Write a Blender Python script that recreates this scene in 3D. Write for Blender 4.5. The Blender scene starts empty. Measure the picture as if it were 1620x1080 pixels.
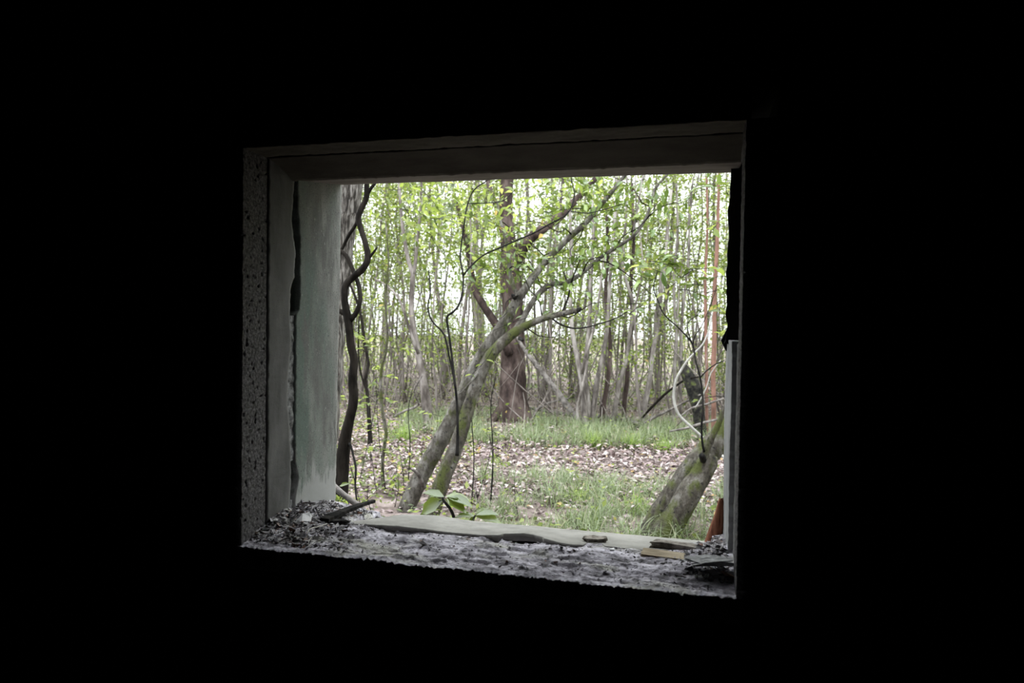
import bpy, bmesh, math, random
import numpy as np
from mathutils import Vector, Matrix, noise

scene = bpy.context.scene
col = scene.collection
rng = np.random.default_rng(7)
random.seed(7)

# ------------------------------------------------------------------ camera
YAW, PITCH, ROLL, FPX = .2496, -.0225, .0143, 1100.0
CAM = np.array([1.0918, -1.5302, 1.5643])
_f = np.array([-math.sin(YAW)*math.cos(PITCH), math.cos(YAW)*math.cos(PITCH), math.sin(PITCH)])
_r = np.array([math.cos(YAW), math.sin(YAW), 0.])
_u = np.cross(_r, _f)
RIGHT = _r*math.cos(ROLL) + _u*math.sin(ROLL)
UP = -_r*math.sin(ROLL) + _u*math.cos(ROLL)
cam_data = bpy.data.cameras.new('camera')
cam = bpy.data.objects.new('camera', cam_data)
col.objects.link(cam)
cam.matrix_world = Matrix(((RIGHT[0], UP[0], -_f[0], CAM[0]), (RIGHT[1], UP[1], -_f[1], CAM[1]),
                           (RIGHT[2], UP[2], -_f[2], CAM[2]), (0, 0, 0, 1)))
cam_data.sensor_width = 36.0
cam_data.lens = 36.0*FPX/1620.0
cam_data.clip_start = .05
cam_data.clip_end = 400
cam_data.dof.use_dof = True
cam_data.dof.focus_distance = 2.4
cam_data.dof.aperture_fstop = 5.2
scene.camera = cam

# ------------------------------------------------------------------ world: an even, overcast sky
world = bpy.data.worlds.new('overcast_sky')
scene.world = world
world.use_nodes = True
wn = world.node_tree.nodes
# standard overcast luminance: three times brighter overhead than at the horizon
wl = world.node_tree.links
w_tc = wn.new('ShaderNodeTexCoord'); w_xyz = wn.new('ShaderNodeSeparateXYZ')
w_max = wn.new('ShaderNodeMath'); w_max.operation = 'MAXIMUM'; w_max.inputs[1].default_value = 0.
w_mul = wn.new('ShaderNodeMath'); w_mul.operation = 'MULTIPLY_ADD'; w_mul.inputs[1].default_value = 2.; w_mul.inputs[2].default_value = 1.
wl.new(w_tc.outputs['Generated'], w_xyz.inputs[0]); wl.new(w_xyz.outputs[2], w_max.inputs[0]); wl.new(w_max.outputs[0], w_mul.inputs[0])
wl.new(w_mul.outputs[0], wn['Background'].inputs[1])
wn['Background'].inputs[0].default_value = (.92, .968, 1.0, 1)
scene.view_settings.view_transform = 'Standard'
scene.view_settings.look = 'None'
scene.view_settings.exposure = 1.42
scene.view_settings.gamma = 1.0
scene.view_settings.use_curve_mapping = False

# ------------------------------------------------------------------ pixel -> place
def ray(x, y):
    return _f + RIGHT*(x-810)/FPX - UP*(y-540)/FPX
def P(x, y, Y):
    d = ray(x, y); return CAM + d*(Y-CAM[1])/d[1]
def PX(x, y, X):
    d = ray(x, y); return CAM + d*(X-CAM[0])/d[0]
def PZ(x, y, Z):
    d = ray(x, y); return CAM + d*(Z-CAM[2])/d[2]
def depth(p):
    return float(np.dot(np.asarray(p)-CAM, _f))

# ------------------------------------------------------------------ materials
def lin(c):
    return tuple((v/12.92 if v <= .04045 else ((v+.055)/1.055)**2.4) for v in (c[0]/255, c[1]/255, c[2]/255)) + (1,)
def new_mat(name):
    m = bpy.data.materials.new(name); m.use_nodes = True
    nt = m.node_tree; nt.nodes.clear()
    return m, nt
def N(nt, t, **kw):
    n = nt.nodes.new(t)
    for k, v in kw.items(): setattr(n, k, v)
    return n
def ramp(nt, fac, stops):
    r = N(nt, 'ShaderNodeValToRGB')
    els = r.color_ramp.elements
    while len(els) < len(stops): els.new(.5)
    for e, (p, c) in zip(els, stops): e.position = p; e.color = c
    nt.links.new(fac, r.inputs[0]); return r.outputs[0]
def noise_tex(nt, scale, detail=6, rough=.6, stretch=(1, 1, 1), coord='Object'):
    tc = N(nt, 'ShaderNodeTexCoord'); mp = N(nt, 'ShaderNodeMapping')
    mp.inputs['Scale'].default_value = stretch
    nt.links.new(tc.outputs[coord], mp.inputs[0])
    t = N(nt, 'ShaderNodeTexNoise')
    t.inputs['Scale'].default_value = scale; t.inputs['Detail'].default_value = detail
    t.inputs['Roughness'].default_value = rough
    nt.links.new(mp.outputs[0], t.inputs['Vector'])
    return t.outputs['Fac']
def surface(name, layers, rough=.9, bump=None, spec=.2):
    """layers: first = (scale, detail, stretch, stops); following = (scale, detail, stretch, lo, hi, colour) patches."""
    m, nt = new_mat(name)
    sc, de, st, stops = layers[0]
    c = ramp(nt, noise_tex(nt, sc, de, .65, st), stops)
    for (sc, de, st, lo, hi, colr) in layers[1:]:
        f = ramp(nt, noise_tex(nt, sc, de, .6, st), [(lo, (0, 0, 0, 1)), (hi, (1, 1, 1, 1))])
        mx = N(nt, 'ShaderNodeMix', data_type='RGBA')
        nt.links.new(f, mx.inputs['Factor']); nt.links.new(c, mx.inputs['A']); mx.inputs['B'].default_value = colr
        c = mx.outputs['Result']
    b = N(nt, 'ShaderNodeBsdfPrincipled'); o = N(nt, 'ShaderNodeOutputMaterial')
    b.inputs['Roughness'].default_value = rough; b.inputs['Specular IOR Level'].default_value = spec
    nt.links.new(c, b.inputs['Base Color']); nt.links.new(b.outputs[0], o.inputs[0])
    if bump:
        sc, st, strength, dist = bump
        bn = N(nt, 'ShaderNodeBump'); bn.inputs['Strength'].default_value = strength; bn.inputs['Distance'].default_value = dist
        nt.links.new(noise_tex(nt, sc, 8, .7, st), bn.inputs['Height']); nt.links.new(bn.outputs[0], b.inputs['Normal'])
    return m
def island_mat(name, stops, rough=.8, spec=.2, translucent=0., trans_stops=None):
    """colour picked per loose piece (leaf, blade, chip)."""
    m, nt = new_mat(name)
    g = N(nt, 'ShaderNodeNewGeometry'); oi = N(nt, 'ShaderNodeObjectInfo')
    ad = N(nt, 'ShaderNodeMath', operation='ADD'); fr = N(nt, 'ShaderNodeMath', operation='FRACT')
    nt.links.new(g.outputs['Random Per Island'], ad.inputs[0]); nt.links.new(oi.outputs['Random'], ad.inputs[1])
    nt.links.new(ad.outputs[0], fr.inputs[0])
    c = ramp(nt, fr.outputs[0], stops)
    b = N(nt, 'ShaderNodeBsdfPrincipled'); o = N(nt, 'ShaderNodeOutputMaterial')
    b.inputs['Roughness'].default_value = rough; b.inputs['Specular IOR Level'].default_value = spec
    nt.links.new(c, b.inputs['Base Color'])
    if translucent:
        t = N(nt, 'ShaderNodeBsdfTranslucent'); mx = N(nt, 'ShaderNodeMixShader')
        c2 = ramp(nt, fr.outputs[0], trans_stops or stops)
        nt.links.new(c2, t.inputs[0]); mx.inputs[0].default_value = translucent
        nt.links.new(b.outputs[0], mx.inputs[1]); nt.links.new(t.outputs[0], mx.inputs[2]); nt.links.new(mx.outputs[0], o.inputs[0])
    else:
        nt.links.new(b.outputs[0], o.inputs[0])
    return m
def g(v, t=(1, 1, 1)): return (v*t[0], v*t[1], v*t[2], 1)

M = {}
M['room'] = surface('dark_room_concrete', [(3, 5, (1, 1, 1), [(.3, g(.02)), (.7, g(.035))])], .95, (40, (1, 1, 1), .4, .004))  # near-black base tone with slight mottling
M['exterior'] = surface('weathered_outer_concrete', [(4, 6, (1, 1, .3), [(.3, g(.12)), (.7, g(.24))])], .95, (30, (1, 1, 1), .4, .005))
M['rough_render'] = surface('pitted_render', [(130, 8, (1, 1, 1), [(.38, g(.04, (1, .93, .95))), (.5, g(.085, (1, .93, .95))), (.66, g(.17, (1, .95, .96)))])], .95, (200, (1, 1, 1), .9, .004))
M['smooth_plaster'] = surface('grey_plaster', [(9, 8, (1, 1, .35), [(.38, g(.07, (1, .97, .94))), (.62, g(.13, (1, .97, .95)))])], .9, (220, (1, 1, 1), .35, .002))
M['green_plaster'] = surface('algae_stained_plaster', [(7, 8, (1, 1, .3), [(.38, g(.11, (1, 1, .93))), (.62, g(.22, (1, 1, .93)))]),
                             (5, 6, (1, 1, .3), .46, .62, (.10, .125, .108, 1)), (18, 6, (1, 1, .25), .52, .64, g(.11, (1, 1, .93))),
                             (150, 4, (1, 1, .5), .62, .72, g(.26, (1, 1, .96))), (220, 3, (1, 1, 1), .56, .68, g(.07))], .9, (240, (1, 1, 1), .3, .002))
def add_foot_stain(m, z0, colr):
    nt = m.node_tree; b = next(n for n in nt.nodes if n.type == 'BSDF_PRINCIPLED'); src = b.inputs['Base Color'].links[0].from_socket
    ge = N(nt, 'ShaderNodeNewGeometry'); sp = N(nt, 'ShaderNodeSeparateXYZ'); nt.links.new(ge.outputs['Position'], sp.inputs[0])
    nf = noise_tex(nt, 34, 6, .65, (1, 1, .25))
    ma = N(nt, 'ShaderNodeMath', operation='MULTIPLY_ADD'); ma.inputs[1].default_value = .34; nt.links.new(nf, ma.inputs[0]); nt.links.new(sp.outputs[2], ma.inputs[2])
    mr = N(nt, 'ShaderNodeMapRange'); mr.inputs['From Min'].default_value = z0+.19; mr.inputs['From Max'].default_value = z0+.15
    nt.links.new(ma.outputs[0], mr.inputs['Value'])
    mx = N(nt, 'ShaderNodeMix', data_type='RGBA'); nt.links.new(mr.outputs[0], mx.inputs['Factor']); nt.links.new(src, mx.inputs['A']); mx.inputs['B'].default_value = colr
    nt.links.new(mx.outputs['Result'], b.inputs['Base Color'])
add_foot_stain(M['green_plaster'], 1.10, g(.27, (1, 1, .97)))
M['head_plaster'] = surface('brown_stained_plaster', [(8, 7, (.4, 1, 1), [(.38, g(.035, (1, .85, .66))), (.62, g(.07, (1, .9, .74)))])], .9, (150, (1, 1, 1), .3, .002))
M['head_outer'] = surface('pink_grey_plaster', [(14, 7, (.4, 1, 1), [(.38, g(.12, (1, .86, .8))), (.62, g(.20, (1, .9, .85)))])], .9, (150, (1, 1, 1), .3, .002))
M['right_plaster'] = surface('pale_right_plaster', [(12, 7, (1, 1, .4), [(.38, g(.17)), (.62, g(.26))])], .9, (150, (1, 1, 1), .3, .002))
M['mortar'] = surface('crumbling_mortar', [(70, 8, (1, 1, 1), [(.35, g(.06)), (.65, g(.30))])], .95, (160, (1, 1, 1), .9, .004))
M['sill_bed'] = surface('flaking_sill_concrete', [(26, 9, (.6, 1, 1), [(.38, g(.11, (1, .93, 1.0))), (.5, g(.36, (1, .94, 1.04))), (.62, g(.56, (1, .95, 1.04)))]),
                        (6, 5, (.6, 1.6, 1), .52, .64, g(.40, (1, .97, .86))), (90, 5, (1, 1, 1), .58, .68, g(.05))], .9, (170, (.6, 1, 1), .9, .005), .35)
M['slab'] = surface('pale_sill_slab', [(10, 8, (1, 1, 1), [(.4, g(.155, (1, .965, .87))), (.6, g(.225, (1, .965, .88)))]), (45, 3, (.6, 1, 1), .69, .73, g(.10))], .9, (200, (1, 1, 1), .3, .002))
M['dark_wood'] = surface('rotten_dark_wood', [(30, 6, (1, 1, .2), [(.3, g(.008)), (.7, g(.03, (1, .9, .8)))])], .9, (60, (1, 1, .15), .8, .004))
M['bark_strip'] = surface('dark_bark_strip', [(60, 6, (.2, 1, 1), [(.4, g(.008)), (.6, g(.03, (1, .9, .82)))])], .95, (120, (.15, 1, 1), .9, .003), .05)
M['red_wood'] = surface('splintered_red_wood', [(50, 7, (1, 1, .12), [(.4, (.05, .018, .012, 1)), (.5, (.22, .085, .05, 1)), (.6, (.36, .16, .10, 1))])], .9, (90, (1, 1, .1), 1., .006))
M['yellow_wood'] = surface('yellow_wood_chip', [(40, 6, (.2, 1, 1), [(.4, (.17, .135, .085, 1)), (.6, (.36, .30, .21, 1))])], .85, (80, (.2, 1, 1), .6, .003))
M['stone'] = surface('brown_grey_stone', [(50, 7, (1, 1, 1), [(.4, g(.08, (1, .86, .70))), (.6, g(.26, (1, .90, .78)))])], .9, (120, (1, 1, 1), .8, .004))
M['grey_flake'] = surface('grey_concrete_flake', [(50, 7, (1, 1, 1), [(.4, g(.14)), (.6, g(.32))])], .9, (120, (1, 1, 1), .8, .004))
M['pale_scrap'] = surface('pale_scrap', [(40, 4, (1, 1, 1), [(.3, g(.45)), (.7, g(.62, (1, .97, .97)))])], .8)
M['root'] = surface('pale_root', [(40, 4, (1, 1, 1), [(.3, g(.3, (1, .95, .85))), (.7, g(.5, (1, .95, .85)))])], .8)
M['chips'] = island_mat('crumbled_debris', [(0, g(.03)), (.2, g(.10, (1, .92, .95))), (.5, g(.21, (1, .94, .98))), (.85, g(.33, (1, .96, .97))), (.93, (.16, .08, .05, 1)), (1, g(.46))], .9)

M['bark_grey'] = surface('lichen_grey_bark', [(16, 8, (1, 1, .5), [(.36, g(.04, (1, .88, .72))), (.5, g(.12, (1, .91, .79))), (.64, g(.24, (1, .95, .87)))]),
                         (9, 6, (1, 1, .7), .54, .64, (.075, .08, .035, 1)), (40, 5, (1, 1, 1), .60, .68, g(.02))], .9, (60, (1, 1, .5), 1., .02))
M['bark_moss'] = surface('mossy_bark', [(15, 8, (1, 1, .5), [(.36, g(.035, (1, .86, .68))), (.5, g(.10, (1, .89, .74))), (.64, g(.20, (1, .94, .85)))]),
                         (7, 7, (1, 1, .6), .46, .57, (.075, .086, .027, 1)), (34, 5, (1, 1, 1), .58, .68, g(.02))], .9, (60, (1, 1, .6), 1., .02))
M['bark_brown'] = surface('red_brown_bark', [(5, 8, (1, 1, .5), [(.38, (.018, .012, .011, 1)), (.5, (.055, .038, .034, 1)), (.66, (.15, .115, .105, 1))])], .9, (22, (1, 1, .3), .8, .015))
M['bark_ridge'] = surface('ridged_bark', [(46, 7, (1, 1, .13), [(.42, g(.025, (1, .86, .76))), (.5, g(.10, (1, .89, .80))), (.6, g(.25, (1, .93, .87)))])], .95, (60, (1, 1, .12), 1., .02))
M['bark_snag'] = surface('rotten_mossy_bark', [(12, 8, (1, 1, 1), [(.42, g(.008)), (.55, g(.04, (1, .95, .8))), (.66, (.10, .12, .04, 1))])], .95, (30, (1, 1, 1), 1., .03))
M['bark_dark'] = surface('dark_vine_bark', [(20, 7, (1, 1, .3), [(.4, g(.006, (1, .82, .68))), (.6, g(.020, (1, .84, .70)))])], .9, (60, (1, 1, .2), .7, .004), .08)
M['bark_black'] = surface('thin_black_bark', [(20, 6, (1, 1, .3), [(.4, g(.008)), (.6, g(.028, (1, .93, .88)))])], .9, None, .08)
M['bark_pole'] = surface('pale_pole_bark', [(7, 7, (1, 1, .35), [(.38, g(.07, (1, .85, .78))), (.5, g(.18, (1, .88, .81))), (.64, g(.36, (1, .92, .87)))])], .9, (20, (1, 1, .3), .6, .01))
M['bark_tan'] = surface('tan_bark', [(8, 7, (1, 1, .35), [(.38, g(.05, (1, .83, .74))), (.5, g(.12, (1, .86, .78))), (.64, g(.24, (1, .9, .84)))])], .9, (24, (1, 1, .3), .7, .012))
M['bark_far'] = surface('far_pole_bark', [(4, 6, (1, 1, .3), [(.38, g(.09, (1, .83, .75))), (.62, g(.29, (1, .88, .82)))])], .9)
M['bark_red'] = surface('orange_red_bark', [(8, 7, (1, 1, .4), [(.38, (.11, .06, .045, 1)), (.62, (.24, .13, .10, 1))])], .9)
M['bark_white'] = surface('pale_vine_bark', [(8, 6, (1, 1, 1), [(.3, g(.28, (1, .96, .9))), (.7, g(.5, (1, .97, .94)))])], .85)
M['deadwood'] = surface('pale_deadwood', [(14, 7, (1, 1, 1), [(.4, g(.07, (1, .87, .79))), (.6, g(.22, (1, .91, .86)))])], .9, (40, (1, 1, 1), .6, .006))
LEAFY = [(0, (.03, .048, .014, 1)), (.35, (.075, .11, .026, 1)), (.7, (.14, .19, .045, 1)), (.97, (.24, .29, .085, 1)), (1, (.30, .20, .07, 1))]
TRANS = [(0, (.12, .17, .03, 1)), (.5, (.34, .43, .075, 1)), (.97, (.56, .63, .17, 1)), (1, (.50, .36, .12, 1))]
M['leaf'] = island_mat('glossy_leaf', LEAFY, .38, .5, .45, TRANS)
LEAFD = [(0, (.05, .09, .018, 1)), (.6, (.10, .17, .03, 1)), (1, (.20, .27, .045, 1))]
M['leaf_deep'] = island_mat('deep_glossy_leaf', LEAFD, .30, .6, .22, [(0, (.10, .15, .02, 1)), (1, (.28, .36, .06, 1))])
M['leaf_broad'] = island_mat('broad_glossy_leaf', [(0, (.045, .075, .015, 1)), (1, (.09, .13, .03, 1))], .22, .7, .28, [(0, (.18, .26, .03, 1)), (1, (.34, .42, .06, 1))])
M['grass'] = island_mat('pale_grass', [(0, (.10, .13, .055, 1)), (.5, (.18, .225, .12, 1)), (.85, (.27, .31, .20, 1)), (1, (.36, .31, .21, 1))], .5, .5, .35, [(0, (.22, .30, .10, 1)), (1, (.40, .46, .24, 1))])
M['tuft'] = island_mat('bright_grass', [(0, (.12, .17, .045, 1)), (.6, (.20, .265, .085, 1)), (1, (.29, .35, .14, 1))], .5, .5, .4, [(0, (.3, .48, .08, 1)), (1, (.5, .64, .16, 1))])
M['litter'] = island_mat('dry_leaf_litter', [(0, (.05, .032, .028, 1)), (.25, (.13, .085, .08, 1)), (.5, (.225, .165, .165, 1)), (.78, (.33, .27, .27, 1)), (.93, (.46, .42, .405, 1)), (.96, (.34, .19, .07, 1)), (1, (.22, .26, .08, 1))], .55, .4)
M['ground'] = surface('forest_floor', [(3, 9, (1, 1, 1), [(.36, (.06, .045, .04, 1)), (.5, (.18, .14, .13, 1)), (.64, (.33, .27, .26, 1))]),
                      (.5, 6, (1, 1, 1), .52, .62, (.13, .17, .06, 1))], .95, (14, (1, 1, 1), .8, .03))

# ------------------------------------------------------------------ builders
def mesh_obj(name, V, F, mat, parent=None, smooth=True, **props):
    me = bpy.data.meshes.new(name)
    V = np.asarray(V, dtype=np.float64)
    if parent is not None:
        V = V - np.array(parent.location)
    me.from_pydata(V.tolist(), [], F)
    if smooth: me.polygons.foreach_set('use_smooth', [True]*len(me.polygons))
    me.materials.append(M[mat] if isinstance(mat, str) else mat)
    me.update()
    o = bpy.data.objects.new(name, me); col.objects.link(o)
    if parent is not None: o.parent = parent
    for k, v in props.items(): o[k] = v
    return o
def fast_mesh(name, V, tris, mat, parent=None, **props):
    """numpy triangle soup -> one mesh object."""
    V = np.asarray(V, dtype=np.float32).reshape(-1, 3)
    if parent is not None: V = V - np.array(parent.location, dtype=np.float32)
    tris = np.asarray(tris, dtype=np.int32).reshape(-1, 3)
    me = bpy.data.meshes.new(name)
    me.vertices.add(len(V)); me.vertices.foreach_set('co', V.ravel())
    me.loops.add(tris.size); me.loops.foreach_set('vertex_index', tris.ravel())
    me.polygons.add(len(tris)); me.polygons.foreach_set('loop_start', np.arange(0, tris.size, 3, dtype=np.int32))
    me.polygons.foreach_set('use_smooth', np.ones(len(tris), dtype=bool))
    me.update(calc_edges=True); me.validate()
    me.materials.append(M[mat])
    o = bpy.data.objects.new(name, me); col.objects.link(o)
    if parent is not None: o.parent = parent
    for k, v in props.items(): o[k] = v
    return o
def thing(name, label, cat, loc=(0, 0, 0), group=None):
    o = bpy.data.objects.new(name, None); col.objects.link(o)
    o.location = tuple(float(v) for v in loc); o.empty_display_size = .1
    o['label'] = label; o['category'] = cat
    if group: o['group'] = group
    return o
def tag(o, label, cat, group=None):
    o['label'] = label; o['category'] = cat
    if group: o['group'] = group
    return o
def box(lo, hi):
    x0, y0, z0 = lo; x1, y1, z1 = hi
    V = [(x0, y0, z0), (x1, y0, z0), (x1, y1, z0), (x0, y1, z0), (x0, y0, z1), (x1, y0, z1), (x1, y1, z1), (x0, y1, z1)]
    return V, [(0, 3, 2, 1), (4, 5, 6, 7), (0, 1, 5, 4), (1, 2, 6, 5), (2, 3, 7, 6), (3, 0, 4, 7)]
def boxes(lst):
    V, F = [], []
    for lo, hi in lst:
        v, f = box(lo, hi); b = len(V); V += v; F += [tuple(i+b for i in q) for q in f]
    return V, F
def nz(x, y, z=0.): return noise.noise(Vector((x, y, z)))
def fbm(x, y, z=0., o=4): return noise.fractal(Vector((x, y, z)), 1., 2., o)

def spline(pts, step):
    """Catmull-Rom through pts (N x k)."""
    pts = np.asarray(pts, float)
    if len(pts) < 3:
        a = np.linspace(0, 1, 6)[:, None]; return pts[0]*(1-a)+pts[-1]*a
    E = np.vstack([2*pts[0]-pts[1], pts, 2*pts[-1]-pts[-2]])
    out = []
    for i in range(1, len(E)-2):
        p0, p1, p2, p3 = E[i-1], E[i], E[i+1], E[i+2]
        n = max(2, int(np.linalg.norm(p2[:3]-p1[:3])/step))
        for k in range(n):
            t = k/n
            out.append(.5*((2*p1)+(-p0+p2)*t+(2*p0-5*p1+4*p2-p3)*t*t+(-p0+3*p1-3*p2+p3)*t**3))
    out.append(pts[-1]); return np.array(out)
def tube(pts, radii, sides=10, step=.06, rough=.08, seed=0., lump=9., raw=False):
    A = np.column_stack([np.asarray(pts, float), np.asarray(radii, float)])
    S = A if raw else spline(A, step)
    C, R = S[:, :3], np.maximum(S[:, 3], .0006)
    T = np.gradient(C, axis=0); T /= np.linalg.norm(T, axis=1)[:, None]+1e-9
    up = np.array([0., 0, 1]) if abs(T[0][2]) < .9 else np.array([1., 0, 0])
    n = np.cross(T[0], up); n /= np.linalg.norm(n)
    V = []
    for i in range(len(C)):
        n = n - T[i]*np.dot(n, T[i]); n /= np.linalg.norm(n)+1e-9
        b = np.cross(T[i], n)
        for k in range(sides):
            a = 2*math.pi*k/sides
            d = n*math.cos(a)+b*math.sin(a)
            r = R[i]
            if rough:
                q = C[i]*lump + d*1.3
                r *= 1 + rough*(nz(q[0]+seed, q[1], q[2]) + .6*nz(q[0]*2.3, q[1]*2.3+seed, q[2]*2.3))
            V.append(C[i]+d*r)
    F = []
    m = len(C)
    for i in range(m-1):
        for k in range(sides):
            k2 = (k+1) % sides
            F.append((i*sides+k, i*sides+k2, (i+1)*sides+k2, (i+1)*sides+k))
    F.append(tuple(range(sides))[::-1]); F.append(tuple((m-1)*sides+k for k in range(sides)))
    return V, F
def merge(parts):
    V, F = [], []
    for v, f in parts:
        b = len(V); V += list(v); F += [tuple(i+b for i in q) for q in f]
    return V, F
def limb_pts(spec, k=1.):
    """spec rows: (px, py, Y, width_px) -> points, radii."""
    pts, rad = [], []
    for (x, y, Y, w) in spec:
        p = P(x, y, Y); pts.append(p); rad.append(k*w*.5/FPX*depth(p))
    return pts, rad
WIDTH = {'leaning_tree': .76, 'thin_sapling': .78, 'forked_shoot': .66, 'curved_vine': .85, 'forked_tree': .85, 'stem_clump': .8, 'pole_tree': .8, 'red_stem': .85, 'slim_stem': .85, 'fallen_pole': .8, 'fallen_log': .85}
def limb(name, spec, mat, parent, sides=12, step=.05, rough=.1, seed=0., lump=9., toground=False, k=1., **props):
    k *= WIDTH.get(parent.name.split('.')[0], 1.)
    pts, rad = limb_pts(spec, k)
    if toground:
        d = np.array(pts[0])-np.array(pts[1]); d = d/max(-d[2], .05)
        p = np.array(pts[0])+d*min(max(pts[0][2]+.08, 0), 1.5); p[2] = min(p[2], -.05)
        pts = [p]+pts; rad = [rad[0]*1.2]+rad
    V, F = tube(pts, rad, sides, step, rough, seed, lump)
    return mesh_obj(name, V, F, mat, parent, **props)

# leaves ------------------------------------------------------------
LV = np.array([(0, 0, 0), (-.5, .34, .13), (-.40, .68, .10), (.5, .34, .13), (.40, .68, .10), (0, .36, 0), (0, .7, -.02), (0, 1, -.10)])
LT = np.array([(0, 5, 1), (1, 5, 6), (1, 6, 2), (2, 6, 7), (0, 3, 5), (3, 4, 6), (3, 6, 5), (4, 7, 6)])
SV = np.array([(0, 0, 0), (-.5, .45, .12), (.5, .45, .12), (0, 1, -.06), (0, .48, 0)])
ST = np.array([(0, 4, 1), (1, 4, 3), (0, 2, 4), (2, 3, 4)])
def frames(D, Up):
    D = D/np.linalg.norm(D, axis=1)[:, None]
    X = np.cross(D, Up); X /= np.linalg.norm(X, axis=1)[:, None]+1e-9
    return X, D, np.cross(X, D)
def leaf_soup(C, D, Up, L, ratio=.42, base=SV, tri=ST):
    X, Dn, Z = frames(D, Up)
    L = np.asarray(L)[:, None, None]
    B = base[None]*np.array([ratio, 1, 1])*L*np.array([1, 1, .8])
    V = C[:, None, :] + B[..., 0:1]*X[:, None, :] + B[..., 1:2]*Dn[:, None, :] + B[..., 2:3]*Z[:, None, :]
    k = len(base)
    T = tri[None] + (np.arange(len(C))*k)[:, None, None]
    return V.reshape(-1, 3), T.reshape(-1, 3)
def rand_up(n, flat=.7):
    U = rng.normal(size=(n, 3)); U /= np.linalg.norm(U, axis=1)[:, None]
    U[:, 2] = np.abs(U[:, 2]); return U*(1-flat)+np.array([0, 0, flat])
def leaf_proto(name, mat, ratio):
    me = bpy.data.meshes.new(name)
    V = LV*np.array([ratio, 1, .8])
    me.from_pydata(V.tolist(), [], LT.tolist()); me.polygons.foreach_set('use_smooth', [True]*len(me.polygons))
    me.materials.append(M[mat]); return me
LEAF_ME = {'leaf': leaf_proto('leaf', 'leaf', .42), 'deep': leaf_proto('leaf_deep', 'leaf_deep', .36), 'broad': leaf_proto('leaf_broad', 'leaf_broad', .44)}
def add_leaf(parent, p, d, up, L, kind='leaf', under=None):
    d = np.asarray(d, float); d /= np.linalg.norm(d)+1e-9
    x = np.cross(d, up); x /= np.linalg.norm(x)+1e-9
    z = np.cross(x, d); q = np.asarray(p)-np.array(parent.location)
    o = bpy.data.objects.new('leaf', LEAF_ME[kind]); col.objects.link(o); o.parent = under or parent
    o.matrix_local = Matrix(((x[0]*L, d[0]*L, z[0]*L, q[0]), (x[1]*L, d[1]*L, z[1]*L, q[1]), (x[2]*L, d[2]*L, z[2]*L, q[2]), (0, 0, 0, 1)))
    return o
def spray(parent, start, direction, length, n, L, kind, twig_mat, droop=.25, r=.003, whorl=.35):
    """a twig with single leaves along it; twig and each leaf are parts of parent."""
    start = np.asarray(start, float); d = np.asarray(direction, float); d /= np.linalg.norm(d)
    side = np.cross(d, [0, 0, 1.]); side /= np.linalg.norm(side)+1e-9
    bend = rng.normal(size=3)*.18
    pts = [start+d*length*t+(bend*t*t+np.array([0, 0, -droop*t*t*.5]))*length for t in (0, .35, .7, 1)]
    V, F = tube(pts, [r, r*.8, r*.6, r*.35], 5, length/6, 0)
    tw = mesh_obj('twig', V, F, twig_mat, parent)
    for i in range(n):
        t = whorl+(1-whorl)*(i+.5)/n if i < n-2 else 1.
        k = t*3; a = min(int(k), 2); f = k-a
        p = pts[a]*(1-f)+pts[a+1]*f
        s = 1 if i % 2 else -1
        ld = d*rng.uniform(.2, .9)+side*s*rng.uniform(.4, 1.)+rng.normal(size=3)*.3+np.array([0, 0, -.15])
        add_leaf(parent, p, ld, rand_up(1, .6)[0]+1e-3, L*rng.uniform(.7, 1.15), kind, tw)

# ------------------------------------------------------------------ the room (setting)
W, ZS, ZH, TH = 1.198, 1.0, 2.0, .5
X0, X1, YB, ZC = -2.6, 3.9, -4.2, 2.75
def struct(name, V, F, mat, parent=None, smooth=False, kind='structure'):
    o = mesh_obj(name, V, F, mat, parent, smooth)
    if parent is None: o['kind'] = kind
    return o
GAP = .065
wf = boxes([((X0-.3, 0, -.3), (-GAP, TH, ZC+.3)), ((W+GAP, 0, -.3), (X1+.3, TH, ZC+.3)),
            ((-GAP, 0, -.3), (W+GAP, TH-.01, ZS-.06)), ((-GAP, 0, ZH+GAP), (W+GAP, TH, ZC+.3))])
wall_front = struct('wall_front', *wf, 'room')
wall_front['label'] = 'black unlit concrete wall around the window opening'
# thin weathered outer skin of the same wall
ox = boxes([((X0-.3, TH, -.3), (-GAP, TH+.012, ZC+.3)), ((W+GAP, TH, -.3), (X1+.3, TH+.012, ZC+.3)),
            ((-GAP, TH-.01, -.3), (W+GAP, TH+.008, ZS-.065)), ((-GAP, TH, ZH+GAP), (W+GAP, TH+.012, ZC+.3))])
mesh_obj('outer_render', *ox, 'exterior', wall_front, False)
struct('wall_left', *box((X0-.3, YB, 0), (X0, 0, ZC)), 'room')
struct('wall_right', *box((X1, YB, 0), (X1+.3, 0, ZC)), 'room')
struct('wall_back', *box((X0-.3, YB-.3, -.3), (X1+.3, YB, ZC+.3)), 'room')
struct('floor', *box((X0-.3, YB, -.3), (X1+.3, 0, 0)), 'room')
struct('ceiling', *box((X0-.3, YB, ZC), (X1+.3, 0, ZC+.3)), 'room')

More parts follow.
